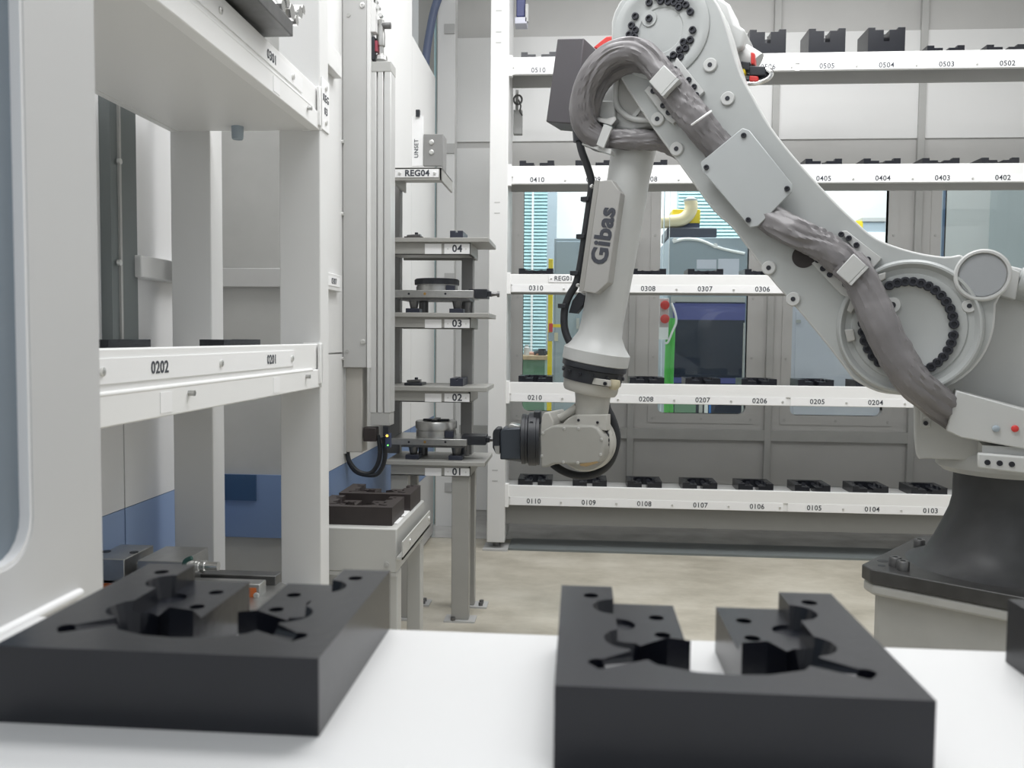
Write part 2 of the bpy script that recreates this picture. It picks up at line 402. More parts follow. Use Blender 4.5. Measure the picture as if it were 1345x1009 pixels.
# ---- station side panel with rounded window at the near left
XP = -0.45
yw = aX(38, 400, XP).y; ye = aX(130, 400, XP).y; zw = aX(5, 749, XP).z
outer = [V((XP, u, v)) for u, v in rrect(-0.25, ye, 0.9, 2.6, 0.002)]
inner = [V((XP, u, v)) for u, v in rrect(-0.15, yw, zw, 2.35, 0.035)]
w1 = struct('window_1', MB().ring(outer, inner, (-0.025, 0, 0)), mat('panel_white', (0.64, 0.64, 0.635), 0.5), label='white side panel with a large rounded window', bevel=0.0015)
struct('glass_pane', MB().box((XP-0.016, -0.16, zw-0.01), (XP-0.010, yw+0.01, 2.36)), PANET, w1)
inner2 = [V((XP-0.001, u, v)) for u, v in rrect(-0.15+0.003, yw-0.003, zw+0.003, 2.347, 0.033)]
inner1 = [V((XP-0.001, u, v)) for u, v in rrect(-0.15, yw, zw, 2.35, 0.035)]
struct('window_seal', MB().ring(inner1, inner2, (-0.02, 0, 0)), LABEL, w1)

# ---- hall behind the cell
YF = 9.6
wf = struct('wall_far', MB().box((-5, YF, 0), (8, YF+0.1, 5)), HALLW)
def blind(name, px0, px1, py0, py1, Y, label):
    a, b = aY(px0, py0, Y), aY(px1, py1, Y)
    t = Thing(name, ((a.x+b.x)/2, Y, b.z), label, 'blind', 'slatted blinds in the hall behind')
    mb = MB(); z = b.z; i = 0
    while z < a.z:
        mb.obox(((a.x+b.x)/2, Y, z), ((b.x-a.x)/2, 0, 0), (0, 0.012, 0.019), (0, -0.0008, 0.0006)); z += 0.037; i += 1
    o = t.part('slats', mb, TEAL, smooth=False); o['kind'] = 'stuff'
    t.part('bottom_rail', MB().box((a.x, Y-0.02, b.z-0.03), (b.x, Y+0.02, b.z-0.005)), LABEL)
    t.part('lift_tape', MB().box((a.x*0.35+b.x*0.65-0.012, Y-0.022, b.z), (a.x*0.35+b.x*0.65+0.012, Y-0.02, a.z)), LABEL)
    t.part('backing_pane', MB().box((a.x, Y+0.03, b.z), (b.x, Y+0.04, a.z)), TEAL)
blind('slatted_blind', 660, 720, 150, 470, 9.555, 'teal slatted blind seen through the leftmost back window')
blind('slatted_blind', 893, 1070, 150, 420, 9.555, 'teal slatted blind behind the yellow hall machine')
a, b = aY(720, 200, 9.25), aY(728, 560, 9.25)
struct('trim_3', MB().box((a.x, 9.2, 0), (b.x, 9.3, a.z)), CABG)

# ================================================================== FIXTURE BLOCKS (one mesh per kind, shared by the copies)
BW, BD, BH = 0.20, 0.19, 0.047
def fixture_mesh(name, H, mt):
    body = MB().box((-BW/2, 0, 0), (BW/2, BD, H))
    cutters = []
    half = [(0.016, 0.21), (0.016, 0.087), (0.031, 0.083), (0.047, 0.099), (0.057, 0.083), (0.056, 0.058), (0.042, 0.036), (0.020, 0.027), (0.0, 0.025)]
    poly = half + [(-x, y) for x, y in half[-2::-1]]
    z0 = -0.01 if H < 0.06 else H-0.075
    cutters.append(MB().prism([V((x, y, z0)) for x, y in poly], (0, 0, H+0.02-z0)))
    d = 0.013
    prof = [(0.082, H+0.0005), (0.100, H-d), (0.25, H-d), (0.25, H+0.01), (0.082, H+0.01)]
    cutters.append(MB().prism([V((-0.062, y, z)) for y, z in prof], (0.124, 0, 0)))
    for s in (-1, 1):
        p0, p1 = V((s*0.04, 0.058, H-0.001)), V((s*0.078, 0.03, H+0.003))
        cutters.append(MB().cyl(p0, p1, 0.009, 0.006, n=14))
        cutters.append(MB().lathe((s*0.060, 0.142, H-d-0.003), (0, 0, 1), [(0, 0.012), (d+0.006, 0.018)], n=20))
        cutters.append(MB().lathe((s*0.052, 0.078, H-0.02), (0, 0, 1), [(0, 0.012), (0.022, 0.020)], n=20))
        for x, y, dz in ((0.078, 0.166, 0), (0.076, 0.036, 0), (0.031, 0.160, d), (0.030, 0.124, d)):
            cutters.append(MB().cyl((s*x, y, H-dz-0.014), (s*x, y, H+0.01), 0.0056, n=14))
    o = mkobj(name, body.mesh(name, smooth=False), mt)
    tmp = []
    for i, c in enumerate(cutters):
        k = bpy.data.objects.new('cutter', c.mesh('cutter', smooth=False)); COL.objects.link(k); tmp.append(k)
        b = o.modifiers.new('cut', 'BOOLEAN'); b.operation = 'DIFFERENCE'; b.solver = 'EXACT'; b.object = k
    b = o.modifiers.new('bevel', 'BEVEL'); b.width = 0.0009; b.segments = 2; b.limit_method = 'ANGLE'; b.angle_limit = math.radians(50)
    dg = bpy.context.evaluated_depsgraph_get(); dg.update()
    me = bpy.data.meshes.new_from_object(o.evaluated_get(dg)); me.name = name
    for p in me.polygons: p.use_smooth = False
    bpy.data.objects.remove(o)
    for k in tmp: bpy.data.objects.remove(k)
    return me
ME_BLOCK = fixture_mesh('fixture_block', BH, BLOCKM)
ME_TALL = fixture_mesh('tall_fixture_block', 0.15, BLOCKM)
ME_BROWN = ME_BLOCK.copy(); ME_BROWN.materials.clear(); ME_BROWN.materials.append(BROWNB)
def block(me, loc, rz, label, group, name='fixture_block', scale=1.0):
    o = bpy.data.objects.new(name, me); COL.objects.link(o); o.location = loc; o.rotation_euler = (0, 0, rz); o.scale = (scale,)*3
    return tag(o, label, 'block', group)

# ================================================================== NEAR LOADING SHELF
ZT = 1.015
t = Thing('loading_shelf', (0.2, 0.3, 0), 'white loading shelf top in the foreground carrying black blocks', 'shelf')
t.part('worktop', MB().box((XP+0.002, -0.22, ZT-0.03), (0.95, 0.672, ZT)), mat('worktop_white', (0.74, 0.74, 0.735), 0.45), bevel=0.003)
for x in (-0.40, 0.90):
    for y in (-0.15, 0.58):
        t.part('leg', MB().box((x-0.02, y-0.02, 0), (x+0.02, y+0.02, ZT-0.03)), WHITE)
t.part('corner_bead', MB().cyl((XP+0.002, -0.2, ZT+0.0005), (XP+0.002, 0.735, ZT+0.0005), 0.0042, n=12), LABEL, label='white sealing bead along the side panel')
g = 'black fixture blocks on the loading shelf'
block(ME_BLOCK, (-0.249, 0.482, ZT), 0, 'large black fixture block in the left foreground beside the side panel', g)
block(ME_BLOCK, (0.089, 0.457, ZT), 0, 'large black fixture block in the middle foreground', g)
q_ = aZ(1324, 787, ZT+BH)
block(ME_BLOCK, (q_.x+BW/2, q_.y-BD, ZT), 0, 'black fixture block cut off by the right edge of the picture', g)

# ================================================================== LEFT RACK
XR = -0.75; XRB = -1.19; YP = 2.45
t = Thing('storage_rack', (XR-0.2, 1.7, 0), 'white storage rack at left with shelves numbered 0202 and 0301', 'rack')
for y0 in (0.98, YP):
    for x0, x1 in ((XR-0.12, XR), (XRB-0.005, XRB+0.115)):
        t.part('post', MB().box((x0, y0, 0), (x1, y0+0.085, 3.6)), WHITE, bevel=0.003)
zz = {2: (aX(270, 455, XR).z, aX(270, 537.5, XR).z), 3: (aX(408, 104, XR).z, aX(414, 167, XR).z)}
zz[1] = (0.50, 0.50-(zz[2][0]-zz[2][1]))
ye_ = aX(411, 480, XR).y
for k in (1, 2, 3):
    zt, zb = zz[k]; h = zt-zb
    sh = t.part('shelf', MB().box((XRB, 1.0, zb+0.002), (XR-0.02, YP, zb+0.02)).box((XRB, 1.0, zb), (XRB+0.02, YP, zt-0.02)), WHITE)
    zm = zb+h*0.42
    bm_ = MB().box((XR-0.03, 1.0, zb), (XR, YP, zm)).box((XR-0.03, 1.0, zm), (XR-0.006, YP, zt))
    be = t.part('front_beam', bm_, RACKW, bevel=0.003)
    t.part('beam_bead', MB().cyl((XR-0.004, 1.0, zm), (XR-0.004, ye_, zm), 0.005, n=10), RACKW, be)
    t.part('end_bracket', MB().box((XR-0.002, YP-0.02, zb+0.012), (XR+0.006, YP+0.002, zt)).box((XR-0.05, YP-0.006, zb), (XR+0.006, YP, zt+0.003)), RACKW, bevel=0.0015)
    if k > 1:
        y1s = aX(388, 480, XR).y if k == 2 else aX(399, 120, XR).y
        st = t.part('label_strip', MB().box((XR-0.006, 1.02, zm+h*0.13), (XR-0.003, y1s, zt-h*0.13)), LABEL)
        zc = (zm+zt)/2
        for body, px, py in ((('0202', 210, 481), ('0201', 357, 473)) if k == 2 else (('0301', 357, 73),)):
            p = aX(px, py, XR-0.003); t.text('number', body, 0.031, (XR-0.0028, p.y, zc), (0, 1, 0), (0, 0, 1), parent=st, bold=0.0006)
        for px, py in (((136, 484), (292, 476), (385, 471)) if k == 2 else ((291, 8), (386, 100))):
            p = aX(px, py, XR); t.inst('screw', SCREW, mz((XR-0.003, p.y, zc), (1, 0, 0)), st)
        for px, py in (((218, 528), (363, 506)) if k == 2 else ((363, 110),)):
            p = aX(px, py, XR); t.part('sticker', MB().box((XR, p.y-0.022, zb+h*0.06), (XR+0.001, p.y+0.022, zm-h*0.06)), LABEL, be)
        for px, py in (((248, 514), (402, 496)) if k == 2 else ((404, 138),)):
            p = aX(px, py, XR); t.part('bolt', MB().cyl((XR, p.y, zm-0.016), (XR+0.012, p.y, zm-0.016), 0.006, n=6), STEEL, be)
# register sign on the rack's end post
a = aX(421, 100, XR+0.004); 
pz0, pz1 = aX(421, 178, XR).z, aX(421, 100, XR).z
yq0, yq1 = YP+0.010, YP+0.082
sg = t.part('sign_plate', MB().box((XR, yq0, pz0+0.02), (XR+0.004, yq1, pz1)), LABEL, bevel=0.001)
zc_ = (pz0+0.02+pz1)/2
t.text('lettering', 'REG', 0.030, (XR+0.0046, (yq0+yq1)/2, zc_+0.018), (0, 1, 0), (0, 0, 1), parent=sg)
t.text('lettering', '03', 0.030, (XR+0.0046, (yq0+yq1)/2, zc_-0.018), (0, 1, 0), (0, 0, 1), parent=sg)
for z in (pz0+0.045, pz1-0.025): t.inst('screw', SCREW, mz((XR+0.004, (yq0+yq1)/2, z), (1, 0, 0)), sg)
# proximity sensor hanging under the upper shelf
p = aY(312, 172, 2.40)
t.part('sensor', MB().lathe((p.x, 2.40, zz[3][1]-0.034), (0, 0, 1), [(0, 0.014), (0.004, 0.016), (0.036, 0.017)], n=20), CABG, label='small blue grey sensor under the upper shelf')
# blocks on shelf 02
g = 'dark slabs on the left rack'
zs = zz[2][1]+0.02
sl = aX(165, 449, -0.9); s2 = aX(302, 449, -0.92)
def slab(px0, px1, X0, X1, label):
    y0 = aX(px0, 449, X0).y; y1 = aX(px1, 449, X1).y; zt_ = aX(px1, 446, X1).z
    o = block(ME_BLOCK, (X1, (y0+y1)/2, zs), math.pi/2, label, g)
    o.scale = ((y1-y0)/BW, (X1-X0)/BD, (zt_-zs)/BH)
    return o
slab(100, 198, -0.90, -0.84, 'dark slab on the left rack nearest the side panel, behind the number 0202')
slab(262, 342, -0.90, -0.84, 'dark slab on the left rack nearest the end post, behind the number 0201')

# ---- clamping device on the upper shelf 0301
zc = zz[3][1]+0.02
b = aX(383, 52, -0.73)
t = Thing('clamping_fixture', (-0.85, 1.95, zc), 'dark steel clamping pallet with chrome bolts on shelf 0301', 'fixture')
ztop = zz[3][0]; zo = ztop+0.008
y1 = aX(385, 50, -0.695).y
t.part('base_plate', MB().box((-1.08, 1.25, zo), (-0.695, y1, zo+0.035)), STEELD, bevel=0.002)
t.part('pallet_foot', MB().box((-1.05, 1.3, zc), (-0.80, y1-0.05, zo)), STEELD)
t.part('upper_plate', MB().box((-1.05, 1.3, zo+0.035), (-0.715, y1-0.01, zo+0.06)), STEEL, bevel=0.002)
t.part('riser', MB().box((-1.0, 1.4, zo+0.06), (-0.76, y1-0.06, zo+0.2)), BLACK, bevel=0.004)
for i, (px, py, r) in enumerate(((366, 8, 0.015), (378, 16, 0.020), (389, 16, 0.016), (393, 13, 0.012), (384, 27, 0.013), (372, 3, 0.014))):
    c = aX(px, py, -0.715)
    t.part('clamp_bolt', MB().cyl(c-V((0.05, 0, 0)), c+V((0.012, 0, 0)), r, n=6).cyl(c-V((0.02, 0.03, 0)), c-V((0.02, -0.03, 0)), r*0.8, n=10), CHROME)
t.part('bolt_yoke', MB().box((-0.80, y1-0.07, zo+0.06), (-0.74, y1+0.05, zo+0.12)), STEELD, bevel=0.004)
p = aX(386, 35, -0.705)
t.part('stud', MB().cyl((-0.72, y1-0.012, zo+0.03), (-0.72, y1-0.012, zo+0.085), 0.006, n=10), STEEL)

# ---- vise on pallet on the lowest shelf
ZV = 0.60
t = Thing('pallet_vise', (-0.95, 2.1, zz[1][1]+0.02), 'steel machine vise with orange side plate on a pallet low on the left rack', 'vise')
a = aZ(345, 800, ZV+0.0); b = aZ(380, 770, ZV)
t.part('pallet', MB().prism([V(p) for p in ((-1.15, 1.45, ZV-0.018), (a.x-0.03, 1.45, ZV-0.018), (a.x-0.02, a.y-0.04, ZV-0.018), (a.x+0.005, a.y, ZV-0.018), (b.x, b.y, ZV-0.018), (b.x-0.04, b.y+0.04, ZV-0.018), (-1.15, b.y+0.04, ZV-0.018))], (0, 0, 0.018)), STEEL, bevel=0.0015)
t.part('pallet_foot', MB().box((-1.12, 1.5, zz[1][1]+0.021), (-0.80, 2.1, ZV-0.018)), STEELD)
def vb(px0, px1, pyt, pyb, Y0, Y1, ):
    a = aY(px0, pyb, Y0); b = aY(px1, pyt, Y0); return MB().box((a.x, Y0, a.z), (b.x, Y1, b.z))
y0 = 2.05
bar = t.part('base_bar', vb(120, 341, 768, 802, y0, y0+0.045), STEEL, bevel=0.002)
op = t.part('side_plate', vb(123, 336, 773, 791, y0-0.003, y0+0.01), ORANGE, label='orange side plate')
t.part('base_bar', vb(120, 362, 757, 795, y0+0.10, y0+0.145), STEELD, bevel=0.002)
t.part('base_bed', vb(120, 350, 780, 800, y0+0.03, y0+0.11), STEELD)
p = aY(337, 782, y0-0.003); t.inst('screw', SCREW, mz(p, (0, -1, 0)))
t.part('fixed_jaw', vb(118, 163, 735, 766, y0, y0+0.15), STEEL, bevel=0.002)
t.part('jaw_step', vb(160, 182, 740, 757, y0+0.06, y0+0.15), STEEL, bevel=0.002)
t.part('moving_jaw', vb(181, 240, 738, 772, y0-0.0, y0+0.15), STEEL, bevel=0.002)
p = aY(238, 744, y0+0.07); q = aY(287, 744, y0+0.07)
t.part('lead_screw', MB().lathe(p, q-p, [(0, 0.013), (0.04, 0.013), (0.04, 0.015), (0.05, 0.015), (0.05, 0.012), (0.055, 0.012), (0.055, 0.016), (0.065, 0.016), (0.065, 0.012), ((q-p).length, 0.012)], n=20), CHROME)
pts = [aY(x, y, y0-0.005) for x, y in ((252, 733), (243, 738), (241, 752), (243, 768))]
t.part('cord', MB().tube(cr(pts, 6), 0.006, 8), mat('dark_green_cord', (0.03, 0.10, 0.085), 0.5), label='dark green cord')
for px, py in ((140, 733), (176, 724)):
    p = aY(px, py+2, y0+0.07); t.part('jaw_bolt', MB().cyl((p.x, p.y, aY(140, 735, y0).z-0.002), (p.x, p.y, aY(140, 735, y0).z+0.003), 0.011, n=14), BOLT)

# ================================================================== LIFT COLUMN beside the inner wall
YL = 3.22
t = Thing('lift_column', (-0.80, YL+0.05, 0), 'tall aluminium lift column with grey cover and cable loop beside the tower', 'column')
def fb(px0, px1, pyt, pyb, Y0, Y1):
    a = aY(px0, pyb, Y0); b = aY(px1, pyt, Y0); return MB().box((a.x, Y0, a.z), (b.x, Y1, b.z))
cv = t.part('cover', fb(450, 482, -120, 483, YL, YL+0.10), LGREY, bevel=0.004)
t.part('wall_mount', MB().box((XI, YL+0.03, aY(460, 470, YL).z), (aY(452, 300, YL).x, YL+0.09, 3.2)), LGREY)
t.part('cover_edge', fb(482, 486, -120, 483, YL-0.004, YL+0.08), WHITE, cv)
t.part('lower_cover', fb(451, 476, 483, 594, YL+0.02, YL+0.10), mat('warm_grey_sheet', (0.4524, 0.435, 0.4002), 0.5), bevel=0.003)
t.part('lower_cover_edge', fb(449, 454, 483, 596, YL+0.012, YL+0.05), LGREY)
for px, py in ((477, 449), (476, 7)): t.inst('screw', SCREW, mz(aY(px, py, YL), (0, -1, 0), 1.3), cv)
for px, py in ((456, 461), (458, 20)): t.part('hole_plug', MB().cyl(aY(px, py, YL), aY(px, py, YL)-V((0, 0.003, 0)), 0.007, n=12), MGREY, cv)
ax0, ax1 = aY(486, 300, YL+0.02).x, aY(513, 300, YL+0.02).x
zt, zb = aY(500, 80, YL).z, aY(500, 543, YL).z
mb = MB(); r = 0.011; wid = ax1-ax0
prof = [(0, 0), (0.3, 0), (0.32, 0.012), (0.36, 0.012), (0.38, 0), (0.62, 0), (0.64, 0.012), (0.68, 0.012), (0.70, 0), (1, 0)]
pts = [V((ax0+u*wid, YL+0.02+d, zb)) for u, d in prof] + [V((ax1, YL+0.10, zb)), V((ax0, YL+0.10, zb))]
t.part('profile', MB().prism(pts, (0, 0, zt-zb)), ALU, bevel=0.003)
t.part('profile_foot', MB().box((ax0+0.002, YL+0.022, aY(500, 560, YL).z), (ax1-0.002, YL+0.098, zb)), MGREY, bevel=0.002)
t.part('profile_cap', MB().box((ax0-0.001, YL+0.018, aY(500, 92, YL).z), (ax1+0.001, YL+0.102, zt+0.004)), MGREY, bevel=0.002)
c0 = aY(500, 80, YL+0.05)
t.part('rod', MB().lathe(c0, (0, 0, 1), [(0, 0.026), (0.015, 0.024), (0.025, 0.012), (0.05, 0.012), (0.055, 0.017), (0.09, 0.017), (0.13, 0.013), (0.15, 0.013)], n=18), STEEL)
p = aY(501, 34, YL+0.05); t.part('clevis_pin', MB().cyl(p-V((0.035, 0, 0)), p+V((0.036, 0, 0)), 0.012, n=14), STEELD)
t.part('rod_bracket', fb(483, 494, -60, 42, YL+0.01, YL+0.05), WHITE, bevel=0.003)
for k, py in enumerate((4, 12, 22)):
    p = aY(495+3*k, py, YL+0.03); t.part('bracket_bolt', MB().cyl(p, p-V((0, 0.02, 0)), 0.008, n=6), CHROME)
t.part('red_ring', fb(492, 495.5, 53, 67, YL+0.025, YL+0.05), mat('crimson_ring', (0.35, 0.06, 0.09), 0.4))
t.part('sensor_sleeve', fb(487, 492, 48, 78, YL+0.02, YL+0.05), BLACK)
t.part('sensor_head', fb(477, 494, 562, 580, YL+0.01, YL+0.06), BROWNB, bevel=0.003)
t.part('plug', fb(503, 510, 561, 573, YL+0.01, YL+0.04), BLACK)
sb = t.part('switch_body', fb(506, 512, 570, 588, YL+0.0, YL+0.03), NAVY)
p = aY(508.5, 572.5, YL-0.001); t.part('led', MB().cyl(p, p-V((0, 0.003, 0)), 0.0042, n=10), LED, sb)
p = aY(509.5, 585, YL-0.001); t.part('led', MB().cyl(p, p-V((0, 0.003, 0)), 0.0025, n=10), LEDG, sb)
for dx in (0, 7):
    pts = [aY(x+(dx if k > 2 else 0), y+(dx*0.3), YL+0.035) for k, (x, y) in enumerate(((456, 592), (459, 606), (470, 619), (485, 622), (495, 612), (499, 596), (498, 580), (496, 572)))]
    t.part('cable', MB().tube(cr(pts, 6), 0.0085, 10), RUBBER)
# curved blue conduit near the back corner
pts = [aY(x, y, 5.45) for x, y in ((588, -30), (578, -8), (570, 15), (564, 45), (560, 72), (556, 120), (552, 160))]
tag(mkobj('conduit', MB().tube(cr(pts, 8), 0.026, 12).mesh('conduit'), mat('slate_blue_conduit', (0.12, 0.15, 0.24), 0.5)), 'slate blue corrugated conduit curving down behind the side wall', 'conduit')

# ================================================================== SMALL TABLE with two blocks
YT0, YT1 = 2.62, 3.10
zt = aY(521, 695, YT0).z; xr = aY(521, 695, YT0).x; xl = -0.845
hz = zt-aY(521, 758, YT0).z
TBW = mat('table_off_white', (0.522, 0.522, 0.5002), 0.45)
t = Thing('transfer_table', ((xl+xr)/2, (YT0+YT1)/2, 0), 'small white transfer table holding two brown-black blocks beside the tower', 'table')
t.part('tabletop', MB().box((xl, YT0, zt-hz*0.92), (xr, YT1, zt)), TBW, bevel=0.004)
t.part('apron', MB().box((xl+0.001, YT0+0.001, zt-hz), (xr-0.001, YT0+0.014, zt-hz*0.92)), TBW)
for x in (xl, xr-0.05):
    for y in (YT0+0.012, YT1-0.072):
        t.part('leg', MB().box((x, y+0.003, 0), (x+0.05, y+0.063, zt-hz*0.93)), TBW, bevel=0.003)
t.part('gutter', MB().box((xr+0.002, YT0-0.01, zt-hz*0.62), (xr+0.022, YT1, zt-hz*0.57)).box((xr+0.018, YT0-0.01, zt-hz*0.62), (xr+0.022, YT1, zt-hz*0.25)), TBW)
for y in (YT0+0.1, YT1-0.03): t.inst('screw', SCREW, mz((xr+0.022, y, zt-hz*0.4), (1, 0, 0), 1.2))
p = aY(508, 742, YT0); t.part('lock', MB().cyl(p, p-V((0, 0.004, 0)), 0.009, n=16).cyl(p-V((0, 0.004, 0)), p-V((0, 0.006, 0)), 0.004, n=10), MGREY)
for k, (y, s) in enumerate(((YT0+0.115, '11'), (YT0+0.23, '12'), (YT0+0.36, '13'))):
    pl = t.part('label_plate', MB().box((xr-0.062, y-0.045, zt), (xr-0.012, y+0.045, zt+0.003)), LABEL, bevel=0.001)
    t.part('printed_mark', MB().box((xr-0.046, y-0.02, zt+0.003), (xr-0.028, y+0.02, zt+0.0034)), MGREY, pl)
g = 'brown-black blocks on the transfer table'
o = block(ME_BROWN, (aY(430, 690, YT0+0.04).x+0.02, YT0+0.04, zt), 0, 'nearer of two brown-black blocks on the small white table', g)
o.location.x = aY(515, 693, YT0+0.04).x-0.125; o.scale = (1.25, 1.0, 1.25)
o = block(ME_BROWN, (aY(539, 672, YT0+0.27).x-0.125, YT0+0.27, zt), 0, 'farther of two brown-black blocks on the small white table', g)
o.scale = (1.25, 1.0, 1.25)

# ================================================================== REGISTER TOWER
YG = 3.66; YGB = 3.98
t = Thing('register_tower', (-0.6, 3.8, 0), 'grey steel tower of trays numbered 01 to 04 reached by the robot', 'tower')
GT = mat('tower_grey', (0.3741, 0.3697, 0.348), 0.45, noise_amt=0.04)
GTD = mat('tower_dark_grey', (0.26, 0.26, 0.255), 0.5)
xL = aY(506, 610, YG).x; xRf = aY(639, 610, YG).x
zt01 = aY(580, 607, YG).z
yb = 3.90
lx0, lx1 = aY(502, 400, yb).x, aY(525, 400, yb).x
rx0, rx1 = aY(606, 400, yb).x, aY(621, 400, yb).x
zreg = aY(550, 220, YG).z
t.part('rear_upright', MB().box((lx0, yb, zt01), (lx1, yb+0.06, zreg-0.02)), GTD, bevel=0.003)
t.part('rear_upright', MB().box((rx0, yb, zt01), (rx1, yb+0.06, aY(610, 320, YG).z)), GTD, bevel=0.003)
for (a0, a1, y0) in ((593, 616, YG+0.032), (513, 536, YG+0.032)):
    x0, x1 = aY(a0, 700, y0).x, aY(a1, 700, y0).x
    lg = t.part('leg', MB().box((x0, y0, 0.008), (x1, y0+0.05, zt01-0.02)), GT, bevel=0.003)
    t.part('foot_plate', MB().box((x0-0.03, y0-0.02, 0), (x1+0.03, y0+0.07, 0.008)), LGREY, lg)
    t.part('foot_bolt', MB().cyl((x0+0.01, y0-0.01, 0.008), (x0+0.01, y0-0.01, 0.022), 0.011, n=6), STEELD, lg)
    y2 = YGB-0.08
    lg = t.part('leg', MB().box((x0, y2, 0.008), (x1, y2+0.05, zt01-0.02)), GT, bevel=0.003)
    t.part('foot_plate', MB().box((x0-0.03, y2-0.02, 0), (x1+0.06, y2+0.07, 0.008)), LGREY, lg)
    for q in (0.005, 0.04): t.part('foot_bolt', MB().cyl((x1+0.03, y2+q, 0.008), (x1+0.03, y2+q, 0.022), 0.011, n=6), STEELD, lg)
trays = {1: (607, 612.5, 614, 626, 637), 2: (508.5, 514.5, 516, 529, 639), 3: (411, 417, 418.5, 432, 642), 4: (312, 318, 319, 335, 642)}
TZ = {}
for k, (s0, s1, b0, b1, xe) in trays.items():
    z0, z1 = aY(600, s1, YG).z, aY(600, s0, YG).z; TZ[k] = z1
    xe_ = aY(xe, s0, YG).x
    tr = t.part('tray', MB().box((xL, YG, z0), (xe_, YGB, z1)), GT, bevel=0.002)
    zb0, zb1 = aY(600, b1, YG+0.02).z, aY(600, b0, YG+0.02).z
    xb = aY(618, b0, YG+0.02).x
    be = t.part('tray_beam', MB().box((xL+0.02, YG+0.02, zb0), (xb, YG+0.03, z0)).box((xb-0.01, YG+0.02, zb0), (xb, YGB-0.03, z0)).box((xL+0.02, YGB-0.04, zb0), (xb, YGB-0.03, z0)).box((xL+0.02, YG+0.02, zb0), (xb, YG+0.16, zb0+0.006)), GT, bevel=0.0015)
    p = aY(569, (b0+b1)/2, YG+0.02); hh = (zb1-zb0)*0.42
    t.part('sticker', MB().box((p.x-0.036, YG+0.0185, p.z-hh), (p.x+0.036, YG+0.02, p.z+hh)), LABEL, be)
    p = aY(600, (b0+b1)/2, YG+0.02)
    lp = t.part('number_plate', MB().box((p.x-0.054, YG+0.017, p.z-hh), (p.x+0.056, YG+0.02, p.z+hh)), LABEL, be, bevel=0.0008)
    t.text('number', '0%d' % k, 0.042, (p.x+0.002, YG+0.0165, p.z), (1, 0, 0), (0, 0, 1), bold=0.001, parent=lp)
    for dx in (-0.038, 0.04): t.inst('plate_rivet', SCREW, mz((p.x+dx, YG+0.017, p.z), (0, -1, 0), 0.45), lp)
# top register shelf
z1, z0 = aY(550, 220, YG).z, aY(550, 237, YG).z
x0, x1 = aY(514, 228, YG).x-0.01, aY(580, 228, YG).x
sh = t.part('top_shelf', MB().box((x0, YG, z0), (x1, YG+0.01, z1)).box((x0, YG, z1-0.008), (x1, YGB, z1)).box((x1-0.01, YG, z0), (x1, YGB, z1)).box((x0, YG, z0), (x0+0.01, YGB, z1)), GT, bevel=0.002)
p = aY(548, 228.5, YG)
lp = t.part('register_plate', MB().box((x0+0.025, YG-0.003, z0+0.012), (x1-0.012, YG, z1-0.008)), LABEL, sh, bevel=0.0008)
t.text('lettering', 'REG04', 0.036, (p.x, YG-0.0035, (z0+z1)/2+0.002), (1, 0, 0), (0, 0, 1), bold=0.0011, parent=lp)
for px in (525, 571): t.inst('screw', SCREW, mz((aY(px, 228, YG).x, YG-0.003, (z0+z1)/2+0.002), (0, -1, 0), 0.9), lp)
YS = 3.80
sb = t.part('sensor_bracket', fb(556, 581, 176, 218, YS, YS+0.02).box((aY(580, 200, YS).x, YS, z1), (aY(582, 200, YS).x, YS+0.1, aY(570, 176, YS).z)), GTD, bevel=0.002)
for py in (187, 200): t.inst('screw', SCREW, mz(aY(567, py, YS), (0, -1, 0), 1.4), sb)
wp = t.part('white_plate', fb(541, 556, 152, 218, YS+0.01, YS+0.02), LABEL)
p = aY(547, 195, YS+0.009); t.text('lettering', 'UNSET', 0.026, p, (0, 0, 1), (-1, 0, 0), parent=wp)
t.part('plate_clip', fb(546, 551, 144, 153, YS, YS+0.02), BLACK, wp)

